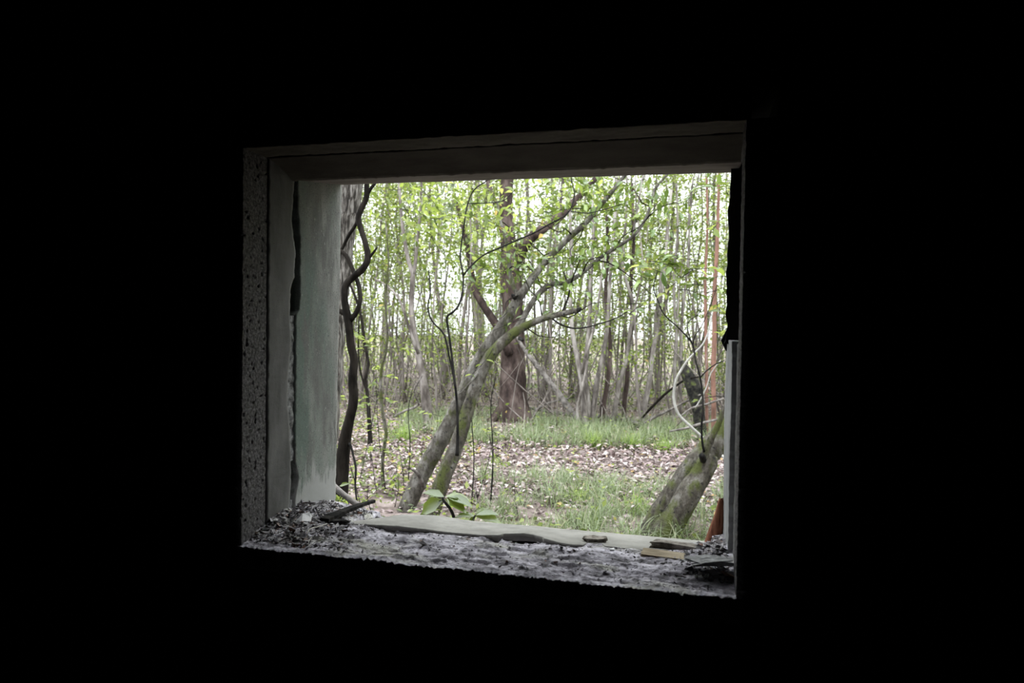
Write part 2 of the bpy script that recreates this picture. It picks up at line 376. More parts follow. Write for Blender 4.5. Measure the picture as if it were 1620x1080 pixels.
# ------------------------------------------------------------------ window reveal, built of separate worn linings
window = bpy.data.objects.new('window_1', None); col.objects.link(window); window['kind'] = 'structure'
window['label'] = 'unglazed window opening with cracked concrete reveals looking out on forest'
window.location = (W/2, 0, ZS)
def panel(name, mat, u0, u1, lo, hi, place, nu, nv, disp, thick=.03, jag=.002, seed=0., label=None):
    """sheet u in [u0,u1], v in [lo(u),hi(u)]; place(u,v,d) -> xyz, d = height over the reveal surface."""
    V, F = [], []
    for i in range(nu+1):
        u = u0+(u1-u0)*i/nu
        a, b = lo(u)+jag*fbm(u*60+seed, 1.7), hi(u)+jag*fbm(u*60-seed, 7.3)
        b = max(b, a+.001)
        for j in range(nv+1):
            v = a+(b-a)*j/nv
            V.append(place(u, v, disp(u, v)))
    st = nv+1
    for i in range(nu):
        for j in range(nv):
            F.append((i*st+j, (i+1)*st+j, (i+1)*st+j+1, i*st+j+1))
    base = len(V)
    for i in range(nu+1):
        u = u0+(u1-u0)*i/nu
        a, b = lo(u)+jag*fbm(u*60+seed, 1.7), hi(u)+jag*fbm(u*60-seed, 7.3); b = max(b, a+.001)
        V.append(place(u, a, -thick)); V.append(place(u, b, -thick))
    for i in range(nu):
        p, q = base+2*i, base+2*i+2
        F.append((i*st, p, q, (i+1)*st)); F.append((i*st+nv, (i+1)*st+nv, q+1, p+1)); F.append((p, p+1, q+1, q))
    F.append(tuple([base, base+1]+[nv-j for j in range(nv+1)]))
    e = nu*st
    F.append(tuple([base+2*nu+1, base+2*nu]+[e+j for j in range(nv+1)]))
    o = mesh_obj(name, V, F, mat, window, True)
    if label: o['label'] = label
    bm = bmesh.new(); bm.from_mesh(o.data); bmesh.ops.recalc_face_normals(bm, faces=bm.faces); bm.to_mesh(o.data); bm.free()
    return o
def poly(pairs):
    xs = [p[0] for p in pairs]; ys = [p[1] for p in pairs]
    if xs[0] > xs[-1]: xs, ys = xs[::-1], ys[::-1]
    return lambda t: float(np.interp(t, xs, ys))
def const(c): return lambda t: c
def left_edge(rows):
    """(px, py) rows on the left reveal plane -> Y as function of z."""
    r = [PX(x, y, 0.) for x, y in rows]
    return poly([(p[2], p[1]) for p in r])
L_place = lambda u, v, d: (d, v, u)
R_place = lambda u, v, d: (W-d, v, u)
pit = lambda s: (lambda u, v: .0012*fbm(u*28+s, v*28, s)+.0013*fbm(u*130, v*130+s, s) - (.006 if nz(u*80+s, v*80) > .50 else 0))
smooth_d = lambda s, off=0.: (lambda u, v: off+.0012*fbm(u*9+s, v*9, s)+.0004*fbm(u*120, v*120, s))
panel('jamb_render', 'rough_render', .95, ZH+.002, const(.0), left_edge([(419, 830), (421, 519), (422.5, 249)]), L_place, 380, 40, pit(3.), .064, .0015, 1., 'rough pitted dark concrete strip')
b2hi = left_edge([(464, 285), (462, 320), (460, 350), (463, 372), (466, 400), (464, 425), (465, 438), (461, 448), (458, 458), (457, 500), (459, 540), (458, 560), (455, 590), (454, 640), (457, 680), (458, 720), (459, 760), (457, 790), (455, 820)])
panel('jamb_plaster', 'smooth_plaster', .99, ZH-.0, lambda u: left_edge([(421, 830), (423, 519), (424.5, 249)])(u)+.0, b2hi, L_place, 240, 14, smooth_d(5., .003), .036, .003, 2., 'smooth grey plaster strip with a broken edge')
b3lo = left_edge([(471, 288), (471.5, 330), (473, 350), (475, 380), (474, 430), (475, 462), (473.5, 490), (468, 499), (467.5, 560), (467, 640), (467, 722), (466, 731), (470, 742), (472, 755), (470, 772), (467, 788), (466, 806)])
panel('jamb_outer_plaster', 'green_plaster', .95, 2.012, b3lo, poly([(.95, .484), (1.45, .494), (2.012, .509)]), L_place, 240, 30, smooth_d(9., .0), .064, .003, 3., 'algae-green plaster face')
mlo, mhi = lambda u: b2hi(u)-.012, lambda u: b3lo(u)+.012
panel('mortar_joint', 'mortar', PX(467, 728, 0)[2], PX(467, 499, 0)[2], mlo, mhi, L_place, 150, 10, lambda u, v: -.006+.005*fbm(u*40, v*60, 2.), .028, .001, 4., 'crumbling mortar between the plaster strips')
panel('mortar_joint', 'mortar', .97, PX(467, 790, 0)[2], mlo, mhi, L_place, 30, 10, lambda u, v: -.010+.006*fbm(u*40, v*60, 2.), .024, .001, 5.)
# head
H_place = lambda u, v, d: (u, v, ZH-d)
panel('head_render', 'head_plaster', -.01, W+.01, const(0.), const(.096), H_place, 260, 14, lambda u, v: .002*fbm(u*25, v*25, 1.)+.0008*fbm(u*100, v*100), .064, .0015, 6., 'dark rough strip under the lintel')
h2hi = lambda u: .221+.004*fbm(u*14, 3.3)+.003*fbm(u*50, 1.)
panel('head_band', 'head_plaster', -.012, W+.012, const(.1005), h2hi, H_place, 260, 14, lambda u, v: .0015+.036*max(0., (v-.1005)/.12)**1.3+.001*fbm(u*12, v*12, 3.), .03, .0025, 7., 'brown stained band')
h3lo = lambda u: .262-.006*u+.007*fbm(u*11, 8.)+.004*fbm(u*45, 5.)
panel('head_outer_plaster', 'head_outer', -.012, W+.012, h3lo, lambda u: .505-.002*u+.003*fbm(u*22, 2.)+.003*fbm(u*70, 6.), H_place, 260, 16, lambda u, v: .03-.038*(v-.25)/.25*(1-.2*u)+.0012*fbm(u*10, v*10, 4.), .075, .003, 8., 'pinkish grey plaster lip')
# right jamb
panel('jamb_render', 'rough_render', .95, ZH+.002, const(0.), const(.094), R_place, 260, 22, pit(11.), .064, .0015, 9.)
panel('jamb_plaster', 'smooth_plaster', .97, ZH, const(.099), lambda u: .19+.02*fbm(u*7, 2.)+.01*fbm(u*31, 4.)-.05*(1.53 < u < 1.95), R_place, 240, 10, smooth_d(13., -.004), .03, .004, 10.)
panel('jamb_outer_plaster', 'right_plaster', .98, 1.535, lambda u: .235+.012*fbm(u*9, 6.)+.006*fbm(u*40, 1.), poly([(.98, .49), (1.25, .492), (1.535, .497)]), R_place, 160, 18, lambda u, v: .006+.006*nz(u*3, v*3)+.001*fbm(u*60, v*60), .064, .002, 11., 'pale grey plaster remnant with a hairline crack')
# rotten timber left in the upper right joint
tb = []
for i in range(60):
    z = 1.525+.51*i/59
    tb.append((z, (.004+.006*fbm(z*22, 1.)+.007*fbm(z*9, 4.))*min(1., max(.0, (1.98-z)/.06))+.0))
Vt, Ft = [], []
for z, e in tb:
    Vt += [(W-e-.008, .40, z), (W+.08, .40, z), (W+.08, .485, z), (W-e-.004, .485, z)]
for i in range(len(tb)-1):
    a, b = 4*i, 4*i+4
    for k in range(4): Ft.append((a+k, a+(k+1) % 4, b+(k+1) % 4, b+k))
Ft += [(3, 2, 1, 0), tuple(4*len(tb)-4+k for k in range(4))]
mesh_obj('timber_remnant', Vt, Ft, 'dark_wood', window, False)['label'] = 'black rotten timber strip in the joint'
p = P(1149, 539, .47)
Vn = [p+np.array(q) for q in [(0, 0, .03), (.03, 0, .03), (.03, 0, -.03), (.0, 0, -.028), (-.014, 0, .0), (0, .02, .03), (.03, .02, .03), (.03, .02, -.03), (.0, .02, -.028), (-.014, .02, .0)]]
mesh_obj('timber_splinter', Vn, [(0, 1, 2, 3, 4), (9, 8, 7, 6, 5), (0, 5, 6, 1), (1, 6, 7, 2), (2, 7, 8, 3), (3, 8, 9, 4), (4, 9, 5, 0)], 'dark_wood', window, False)

# sill: crumbling bed and a pale outer slab
notch_y = PZ(825, 857, .995)[1]
notch_l, notch_r = PZ(795, 850, 1.)[0], PZ(858, 852, 1.)[0]
def slab_edge(rows):
    r = [PZ(x, y, 1.002) for x, y in rows]; return poly([(p[0], p[1]) for p in r])
s_lo = slab_edge([(545, 828), (560, 831), (620, 838), (700, 843), (770, 849), (794, 855), (796, 847), (845, 848), (859, 853), (860, 857), (905, 866), (922, 866), (924, 857), (950, 857), (958, 866), (985, 869), (1020, 872), (1060, 868), (1110, 865), (1125, 862)])
sx0, sx1 = PZ(547, 828, 1.)[0], PZ(1127, 862, 1.)[0]
def bed_h(x, y):
    t = fbm(x*9, y*26, .3, 5)
    h = .004*t+.007*math.floor((fbm(x*7+3, y*24, 1.1)+1)*5)/5-.006+.0030*fbm(x*45, y*120, 2.)+.002*math.floor(fbm(x*22, y*70, 5.)*3)/3
    h += .0035*math.floor(min(3., max(0., y/.036+1.3*fbm(x*5, y*14, 7.))))-.010*min(1., max(0., (y-.17)/.04))
    h += .034*max(0, 1-x/.22)**1.3*min(1, max(0, (y-.02)/.15))*(1 if y < .33 else 1)      # heap in the left corner
    h += .030*max(0, (x-1.02)/.18)**1.5*min(1, max(0, (y-.05)/.2))                         # heap in the right corner
    if notch_l < x < notch_r and y > notch_y+.004*nz(x*60, 1.): h -= .045
    h -= max(0, (y-.27))*.17
    h -= .014*max(0., 1-abs(x-(notch_l+notch_r)/2)/(notch_r-notch_l))*min(1., max(0., (y-notch_y+.06)/.05))
    h *= min(1., max(.4, y/.018))
    h -= (.004+.005*fbm(x*110, 3.))*max(0, 1-y/.014)
    if y > .2 and sx0 < x < sx1: h -= .014*min(1., max(0., (y-s_lo(x)-.002)/.008))
    return h
nx, ny = 420, 120
Vb, Fb = [], []
for i in range(nx+1):
    x = -.012+(W+.024)*i/nx
    e0 = -.003+.002*fbm(x*16, 4.)+.004*fbm(x*90, 9.)
    for j in range(ny+1):
        y = e0+(.47-e0)*(j/ny)**1.15
        Vb.append((x, y, ZS+bed_h(x, y)))
st = ny+1
for i in range(nx):
    for j in range(ny): Fb.append((i*st+j, (i+1)*st+j, (i+1)*st+j+1, i*st+j+1))
b0 = len(Vb)
for i in range(nx+1):
    v = Vb[i*st]; Vb.append((v[0], v[1]+.004, ZS-.06)); v = Vb[i*st+ny]; Vb.append((v[0], v[1], ZS-.075))
for i in range(nx):
    Fb.append((b0+2*i, b0+2*i+2, (i+1)*st, i*st)); Fb.append((i*st+ny, (i+1)*st+ny, b0+2*i+3, b0+2*i+1))
mesh_obj('sill_bed', Vb, Fb, 'sill_bed', window)['label'] = 'flaking purple-grey concrete sill'
S_place = lambda u, v, d: (u, v, ZS+.003-.04*(v-.25)/.25+d)
s_out = lambda u: min(.506, s_lo(u)+.03+(u-sx0)*4.)
panel('sill_slab', 'slab', sx0, sx1, s_lo, s_out, S_place, 400, 22, lambda u, v: .0012*fbm(u*10, v*10, 6.)+.0004*fbm(u*90, v*90)+.007*max(0, 1-abs(u-.33)/.13)+.012*max(0., 1-abs(u-(notch_l+notch_r)/2)/.11)*max(0., 1-(v-.25)/.16), .011, .0018, 12., 'pale smooth sill slab with a broken inner edge')

# ------------------------------------------------------------------ bits lying on the sill
def bedz(x, y): return ZS+bed_h(x, y)
def chunk_mesh(size, seed, jitter=.22, sub=2, faceted=True):
    bm = bmesh.new(); bmesh.ops.create_cube(bm, size=1.0)
    bmesh.ops.subdivide_edges(bm, edges=bm.edges[:], cuts=sub, use_grid_fill=True)
    for v in bm.verts:
        c = v.co.copy()
        k = noise.noise_vector(c*2.1+Vector((seed, seed*.7, 0)))
        v.co = Vector((c.x*size[0], c.y*size[1], c.z*size[2]))+Vector((k.x*size[0], k.y*size[1], k.z*size[2]))*jitter
    V = [tuple(v.co) for v in bm.verts]; F = [tuple(v.index for v in f.verts) for f in bm.faces]
    bm.free(); return np.array(V), F
def rotz(V, a, tilt=0.):
    R = np.array(Matrix.Rotation(a, 3, 'Z') @ Matrix.Rotation(tilt, 3, 'X')); return V @ R.T
def sill_bit(name, mat, px, py, z, size, ang, seed, label, cat, tilt=0., jitter=.22, lift=0.):
    p = PZ(px, py, z)
    V, F = chunk_mesh(size, seed, jitter)
    V = rotz(V, ang, tilt)
    V[:, 2] -= V[:, 2].min(); base = min(bedz(p[0], p[1]), z)
    o = mesh_obj(name, V+np.array([p[0], p[1], z+lift]), F, mat, None, False)
    return tag(o, label, cat)
sill_bit('stone_chunk', 'stone', 1068, 870, .994, (.115, .030, .016), -.14, 3.3, 'brown angular stone lying on the pale sill slab near its right end', 'stone')
sill_bit('wood_chip', 'yellow_wood', 1050, 881, 1.009, (.10, .036, .007), -.12, 6., 'flat yellowish wood chip on the sill in front of the brown stone', 'wood chip', .12, .1)
sill_bit('brick_fragment', 'stone', 942, 860, .988, (.055, .03, .016), .3, 9., 'small brown fragment in the notch of the sill slab, right of the black gap', 'stone', 0, .3)
sill_bit('concrete_flake', 'grey_flake', 1120, 893, 1.030, (.085, .06, .010), .35, 12., 'tilted grey concrete flake in the right corner of the sill', 'flake', -.12, .32)
sill_bit('concrete_flake', 'grey_flake', 1110, 866, .995, (.045, .02, .006), -.2, 14., 'small grey flake at the right tip of the pale sill slab', 'flake', 0., .25)
sill_bit('pebble', 'stone', 788, 872, .998, (.014, .012, .013), .2, 15., 'small round pebble on the sill in front of the black gap', 'pebble', 0, .3)
sill_bit('plaster_chip', 'pale_scrap', 768, 868, .998, (.030, .016, .004), -.4, 16., 'thin pale plaster chip beside the pebble on the sill', 'chip', .1)
sill_bit('bark_lump', 'dark_wood', 532, 837, .998, (.055, .022, .020), .25, 18., 'black lump of rotten bark at the left tip of the sill slab', 'bark', 0, .35)
sill_bit('plaster_chip', 'pale_scrap', 1180-212, 0+872, 1.0, (.012, .01, .006), .4, 19., 'tiny white plaster crumb at the middle of the sill edge', 'chip')
# pale scrap of leaf standing in the left heap
p = PZ(482, 824, 1.046)
ls = [(-.018, -.012, .004), (-.012, .010, .016), (.0, .022, .018), (.012, .014, .010), (.020, -.004, .002), (.004, -.020, .006)]
V = [p+np.array(q) for q in ls]+[p+np.array(q)+np.array([0, .0015, .0005]) for q in ls]
F = [tuple(range(6)), tuple(range(11, 5, -1))]+[(i, i+6, (i+1) % 6+6, (i+1) % 6) for i in range(6)]
tag(mesh_obj('dry_leaf', V, F, 'pale_scrap', None, False), 'small pale dry leaf scrap standing in the debris heap, left corner', 'leaf')
# bark strip
a, b = PZ(512, 825, 1.022), PZ(592, 803, .985)
a[2] += .006; b[2] += .022
d = b-a; L = np.linalg.norm(d); d /= L; s = np.cross([0, 0, 1.], d); s /= np.linalg.norm(s); up = np.cross(d, s)
V, F = [], []
nn = 26
for i in range(nn+1):
    t = i/nn; wv = .016*(1-.75*t)*(1+.25*nz(t*9, 2.)); c = a+d*L*t+up*.004*math.sin(t*3)
    for q in ((-wv, .003), (wv, .004), (wv*.9, -.006), (-wv, -.006)):
        V.append(c+s*(q[0]+.003*nz(t*20, q[0]*80))+up*q[1])
for i in range(nn):
    for k in range(4): F.append((4*i+k, 4*i+(k+1) % 4, 4*i+4+(k+1) % 4, 4*i+4+k))
F += [(3, 2, 1, 0), tuple(4*nn+k for k in range(4))]
tag(mesh_obj('bark_strip', V, F, 'bark_strip', None, False), 'long dark strip of bark jutting over the left end of the sill', 'bark')
# root thread
pts = [PZ(x, y, z) for x, y, z in ((517, 834, 1.012), (503, 839, 1.016), (491, 842, 1.02), (486, 849, 1.014), (486, 857, 1.004))]
pts = [q_+np.array([0, 0, .010]) for q_ in pts]
tag(mesh_obj('root_thread', *tube(pts, [.0012, .0013, .0013, .001, .0008], 6, .006, 0), 'root'), 'thin pale bent root on the left part of the sill', 'root')
pts = [PZ(x, y, z) for x, y, z in ((493, 850, 1.012), (489, 855, 1.008), (488, 862, 1.004), (492, 866, 1.002))]
tag(mesh_obj('root_thread', *tube(pts, [.0008]*4, 6, .006, 0), 'root'), 'hair-thin curled root just below the bent pale root', 'root')
# red splinter
base, top = PZ(1131, 858, .985), None
p0 = np.array([base[0], .47, .965]); H = .13
V, F = [], []
nn = 14
for i in range(nn+1):
    t = i/nn; w0 = .034*(1-t)**1.1+.010; cx = .016*t
    for k in range(10):
        an = 2*math.pi*k/10
        r = 1+.28*nz(math.cos(an)*3, math.sin(an)*3, t*2)
        V.append(p0+np.array([cx+math.cos(an)*w0*.62*r, math.sin(an)*w0*.35*r-.01*t, H*t*(1+.05*math.sin(an*3))]))
for i in range(nn):
    for k in range(10): F.append((10*i+k, 10*i+(k+1) % 10, 10*i+10+(k+1) % 10, 10*i+10+k))
F += [tuple(range(9, -1, -1)), tuple(10*nn+k for k in range(10))]
tag(mesh_obj('wood_splinter', V, F, 'red_wood', None), 'red-brown splintered wood wedge standing against the right jamb', 'wood')
# loose crumbs
def chips(n, sampler, size, seed):
    r = np.random.default_rng(seed)
    T = np.array([(1, 1, 1), (1, -1, -1), (-1, 1, -1), (-1, -1, 1)], float)*.55
    tri = np.array([(0, 1, 2), (0, 3, 1), (0, 2, 3), (1, 3, 2)])
    Vs, Fs = [], []
    for i in range(n):
        x, y = sampler(r); s = size*r.lognormal(0, .45)
        Q = np.linalg.qr(r.normal(size=(3, 3)))[0]
        v = (T*np.array([1, .7, .32])+r.normal(size=(4, 3))*.15) @ Q.T
        v = v*np.array([1, 1, .6])*s
        v = v+np.array([x, y, bedz(x, y)+s*.15])
        Vs.append(v); Fs.append(tri+4*i)
    return np.vstack(Vs), np.vstack(Fs)
def s_left(r):
    while True:
        x, y = abs(r.normal(0, .12))+.004, r.uniform(.02, .44)
        if x < .28 and y < .46-.6*max(0, x-.12): return x, y
def s_right(r):
    return W-.008-min(abs(r.normal(0, .06)), .2), r.uniform(.06, .44)
def s_mid(r):
    x = r.uniform(.05, W-.03); return x, r.uniform(.02, .25)
def crumb(n, s, size, seed, label):
    V, F = chips(n, s, size, seed); o = fast_mesh('debris_crumbs', V, F, 'chips')
    o.data.polygons.foreach_set('use_smooth', np.zeros(len(o.data.polygons), dtype=bool)); o['kind'] = 'stuff'
    tag(o, label, 'debris')
crumb(2600, s_left, .0068, 1, 'heap of dark crumbled concrete and leaf debris in left sill corner')
crumb(700, s_right, .0075, 2, 'dark crumbled debris heaped in the right sill corner')
crumb(800, s_mid, .0040, 3, 'scattered small crumbs along the middle of the sill')

# ------------------------------------------------------------------ forest floor
def gz(x, y): return .05*fbm(x*.35, y*.35, .2)*min(1., max(0., (y-.9)/1.5))
gx, gy = np.linspace(-45, 40, 120), np.concatenate([np.linspace(.512, 14, 90), np.linspace(14.6, 95, 60)])
V = [(x, y, gz(x, y)-.01) for x in gx for y in gy]; n2 = len(gy)
F = [(i*n2+j, (i+1)*n2+j, (i+1)*n2+j+1, i*n2+j+1) for i in range(len(gx)-1) for j in range(n2-1)]
struct('ground', V, F, 'ground', smooth=True)
def xl(Y): return float(P(537, 520, Y)[0])
def xr(Y): return float(P(1160, 520, Y)[0])
# litter
n = 50000
Yl = np.where(rng.random(n) < .55, rng.uniform(4.3, 8.6, n), .7+rng.random(n)*14.)
xa = np.array([xl(y)-1.2 for y in Yl]); xb = np.array([xr(y)+4. for y in Yl])
Xl = xa+(xb-xa)*rng.random(n)
C = np.column_stack([Xl, Yl, [gz(x, y)+.008 for x, y in zip(Xl, Yl)]])+np.column_stack([np.zeros(n), np.zeros(n), rng.random(n)**3*.09])
D = rng.normal(size=(n, 3)); D[:, 2] *= .25
U = rng.normal(size=(n, 3))*.35; U[:, 2] = 1
V, T = leaf_soup(C, D, U, rng.uniform(.04, .085, n), .5)
tag(fast_mesh('leaf_litter', V, T, 'litter', kind='stuff'), 'pinkish brown dry leaf litter covering the forest floor clearing', 'leaf litter')
# grass
def blades(n, pos, length, width, seed, droop=1.):
    r = np.random.default_rng(seed)
    seg = 4
    L = length*r.uniform(.55, 1.25, n); az = r.uniform(0, 2*math.pi, n); lean = r.uniform(.25, 1.15, n)
    dirh = np.column_stack([np.cos(az), np.sin(az), np.zeros(n)]); side = np.column_stack([-np.sin(az), np.cos(az), np.zeros(n)])
    Vs = []
    for k in range(seg+1):
        t = k/seg
        h = L*(t*np.cos(lean*.6)-droop*.42*t**2.4*lean*1.3); o = L*(t*np.sin(lean)*.5+droop*.45*t*t*lean)
        c = pos+dirh*o[:, None]; c[:, 2] += h
        w = width*(1-t**1.6)*.5+.0004
        Vs += [c-side*w, c+side*w] if k < seg else [c]
    V = np.stack(Vs, axis=1); k = V.shape[1]
    tri = []
    for q in range(seg-1):
        a = 2*q; tri += [(a, a+1, a+3), (a, a+3, a+2)]
    a = 2*(seg-1); tri.append((a, a+1, a+2))
    T = np.array(tri)[None]+(np.arange(n)*k)[:, None, None]
    return V.reshape(-1, 3), T.reshape(-1, 3)
def clump_pos(r, nclump, per, ysampler, spread, xmin=None, xmax=None):
    out = []
    for i in range(nclump):
        y = ysampler(r)
        lo, hi = (xl(y)-1 if xmin is None else xmin(y)), (xr(y)+2.5 if xmax is None else xmax(y))
        x = lo+(hi-lo)*r.random()
        q = r.normal(size=(per, 2))*spread
        out.append(np.column_stack([x+q[:, 0], y+q[:, 1]]))
    out = np.vstack(out)
    return np.column_stack([out, [gz(a, b) for a, b in out]])
r = np.random.default_rng(5)
pos = clump_pos(r, 190, 44, lambda r: r.uniform(3.3, 5.35), .065, lambda y: float(P(760, 520, y)[0]), None)
V, T = blades(len(pos), pos, .30, .0065, 11, 1.25)
tag(fast_mesh('grass', V, T, 'grass', kind='stuff'), 'pale drooping grass in the near strip between sill and leaf litter', 'grass')
pos = clump_pos(r, 300, 44, lambda r: r.uniform(7.3, 9.9), .085, lambda y: float(P(640, 520, y)[0]), None)
V, T = blades(len(pos), pos, .32, .008, 12, 1.2)
tag(fast_mesh('grass', V, T, 'grass', kind='stuff'), 'pale grass strip at the far edge of the leaf litter below the trunks', 'grass')
for (px, py, n_, L, lab) in ((938, 709, 160, .30, 'bright green grass tuft at the edge of the litter below the many-stemmed clump'),
                             (1000, 711, 170, .28, 'wide bright grass tuft in the far strip, right of the narrower bright tuft'),
                             (1050, 716, 150, .26, 'bright grass tuft in the far strip nearest the leaning mossy trunk'),
                             (637, 700, 140, .34, 'green grass tuft behind the leaning tree, left of its stems'),
                             (1008, 815, 110, .26, 'grass tuft in the near strip touching the leaning mossy trunk'),
                             (918, 800, 100, .24, 'grass tuft in the near strip above the middle of the sill slab')):
    q = PZ(px, py, 0.)
    pp = np.column_stack([q[0]+rng.normal(size=n_)*.06, q[1]+rng.normal(size=n_)*.05, np.zeros(n_)])
    V, T = blades(n_, pp, L, .008, 20+px, .8)
    t = thing('grass_tuft', lab, 'grass', (q[0], q[1], 0)); fast_mesh('blades', V, T, 'tuft', t, kind='stuff')

# ------------------------------------------------------------------ the leaning tree in front
tb = P(665, 830, 3.9)
tree = thing('leaning_tree', 'grey lichen-covered tree leaning right with two stems crossing the middle of the view', 'tree', (tb[0], tb[1], 0))
limb('trunk', [(640, 812, 3.85, 36), (664, 757, 3.9, 35), (690, 710, 3.95, 35), (720, 652, 4.0, 31), (746, 592, 4.05, 27), (774, 545, 4.05, 26), (800, 507, 4.1, 24), (824, 466, 4.1, 19), (848, 432, 4.15, 15), (866, 410, 4.2, 13)], 'bark_grey', tree, 18, .04, .13, 1., toground=True)
limb('trunk', [(688, 795, 3.7, 34), (704, 750, 3.75, 32), (722, 705, 3.8, 31), (738, 655, 3.85, 27), (757, 600, 3.9, 25), (776, 563, 3.9, 24), (800, 537, 3.95, 21), (830, 516, 4., 17), (858, 504, 4., 14), (885, 497, 4., 12), (913, 491, 4., 10)], 'bark_moss', tree, 18, .04, .13, 4., toground=True)
limb('branch', [(862, 416, 4.19, 13), (880, 396, 4.2, 13), (900, 376, 4.25, 13), (925, 354, 4.25, 12), (946, 330, 4.3, 10), (964, 308, 4.3, 9), (982, 285, 4.3, 8), (1010, 250, 4.35, 7), (1050, 190, 4.4, 5)], 'bark_grey', tree, 12, .04, .14, 7.)
limb('branch', [(806, 535, 3.96, 14), (826, 506, 4.05, 13), (842, 478, 4.1, 12), (858, 459, 4.15, 12), (874, 449, 4.15, 11), (897, 446, 4.2, 10), (922, 431, 4.2, 9), (945, 411, 4.25, 8), (975, 391, 4.3, 8), (1001, 374, 4.3, 7), (1018, 352, 4.35, 6.5), (1029, 326, 4.35, 6), (1036, 299, 4.4, 6), (1054, 277, 4.4, 5), (1080, 235, 4.4, 4)], 'bark_grey', tree, 10, .04, .12, 9.)
limb('branch', [(820, 470, 4.1, 10), (811, 450, 4.15, 9), (806, 425, 4.2, 8), (803, 390, 4.25, 7), (792, 350, 4.3, 5), (786, 318, 4.3, 4)], 'bark_grey', tree, 8, .04, .1, 12.)
limb('branch', [(872, 502, 4., 5), (885, 512, 4., 5), (907, 519, 4., 4.5), (930, 517, 3.95, 4), (952, 511, 3.95, 3.5), (975, 503, 3.9, 3), (992, 493, 3.9, 2)], 'bark_black', tree, 8, .03, .12, 14., k=.8)
limb('branch', [(888, 498, 4., 5), (893, 485, 4.05, 4.5), (899, 470, 4.1, 4), (903, 450, 4.1, 3.5), (909, 432, 4.1, 3), (918, 410, 4.1, 2)], 'bark_dark', tree, 7, .03, .05, 15.)
limb('branch', [(1001, 374, 4.3, 5), (1006, 345, 4.35, 4), (1012, 310, 4.4, 4), (1018, 270, 4.4, 3)], 'bark_pole', tree, 7, .04, .05, 16.)
limb('branch', [(765, 580, 3.9, 8), (752, 595, 3.85, 6), (738, 612, 3.8, 4), (725, 624, 3.75, 3)], 'bark_grey', tree, 7, .03, .05, 17.)
limb('branch', [(671, 772, 3.8, 9), (662, 750, 3.72, 8), (652, 742, 3.7, 6)], 'deadwood', tree, 8, .03, .1, 17.)
limb('knot', [(815, 472, 4.06, 9), (812, 468, 4.03, 9), (811, 466, 4.01, 6)], 'bark_black', tree, 8, .02, .1)
limb('knot', [(913, 491, 4., 10), (917, 489, 3.99, 9), (919, 487, 3.98, 5)], 'bark_black', tree, 8, .02, .1)
limb('knot', [(822, 535, 3.93, 9), (825, 537, 3.9, 8), (827, 538, 3.88, 5)], 'bark_black', tree, 8, .02, .1)
# leaf sprays of the leaning tree (single leaves)
SPR = [(665, 335, 4.0, 9, .085), (690, 320, 4.0, 8, .09), (680, 365, 4.0, 8, .085), (705, 390, 4.0, 7, .08), (650, 300, 4.1, 7, .08), (715, 300, 4.1, 7, .075),
       (770, 330, 4.3, 9, .075), (785, 300, 4.4, 8, .07), (800, 360, 4.2, 9, .075), (745, 320, 4.3, 8, .075), (760, 352, 4.3, 7, .07), (825, 365, 4.1, 8, .08), (850, 305, 4.3, 9, .08),
       (875, 295, 4.3, 8, .085), (880, 320, 4.3, 8, .08), (905, 300, 4.2, 8, .085), (935, 295, 4.2, 9, .095), (925, 310, 4.2, 7, .09), (955, 330, 4.3, 8, .08), (975, 310, 4.3, 8, .08),
       (990, 295, 4.3, 6, .08), (985, 325, 4.3, 7, .075), (960, 375, 4.3, 8, .08), (945, 395, 4.2, 7, .075), (985, 400, 4.2, 7, .075), (890, 405, 4.1, 9, .085), (880, 430, 4.1, 7, .08), (905, 420, 4.1, 7, .075),
       (840, 400, 4.2, 7, .08), (830, 425, 4.2, 7, .08), (790, 440, 4.2, 7, .08), (770, 425, 4.2, 7, .075), (1055, 330, 4.4, 6, .07), (1035, 350, 4.4, 5, .07), (870, 455, 4.0, 4, .07), (835, 545, 3.8, 4, .075), (770, 575, 3.7, 4, .07), (805, 510, 3.9, 4, .07)]
for (x, y, Y, n_, L) in SPR:
    q = P(x, y, Y); d = rng.normal(size=3)*np.array([1, .8, .45]); ln = rng.uniform(.22, .36)
    d /= np.linalg.norm(d); spray(tree, q-d*ln*.6, d, ln, min(n_, 8), L, 'deep' if (int(x)//5) % 2 else 'leaf', 'bark_black')

for i, (x, y, Y) in enumerate(((866, 410, 4.2), (880, 396, 4.2), (905, 372, 4.25), (925, 354, 4.25), (946, 330, 4.3), (960, 312, 4.3), (803, 390, 4.25), (792, 350, 4.3), (806, 425, 4.2), (975, 391, 4.3), (1001, 374, 4.3), (1018, 352, 4.35), (1029, 326, 4.35),
                               (922, 431, 4.2), (897, 446, 4.2), (858, 459, 4.15), (848, 432, 4.15), (885, 497, 4.), (858, 504, 4.), (824, 466, 4.1), (945, 411, 4.25), (830, 516, 4.))):
    q = P(x, y, Y); d = rng.normal(size=3)*np.array([1., .5, .6])+np.array([0, 0, .5]); d /= np.linalg.norm(d); ln = rng.uniform(.25, .6)
    pts = [q]
    for j in range(4): pts.append(pts[-1]+(d+rng.normal(size=3)*.38)*ln/4)
    mesh_obj('twig', *tube(pts, [.007, .005, .004, .003, .0015], 5, .05, 0), 'bark_dark', tree)
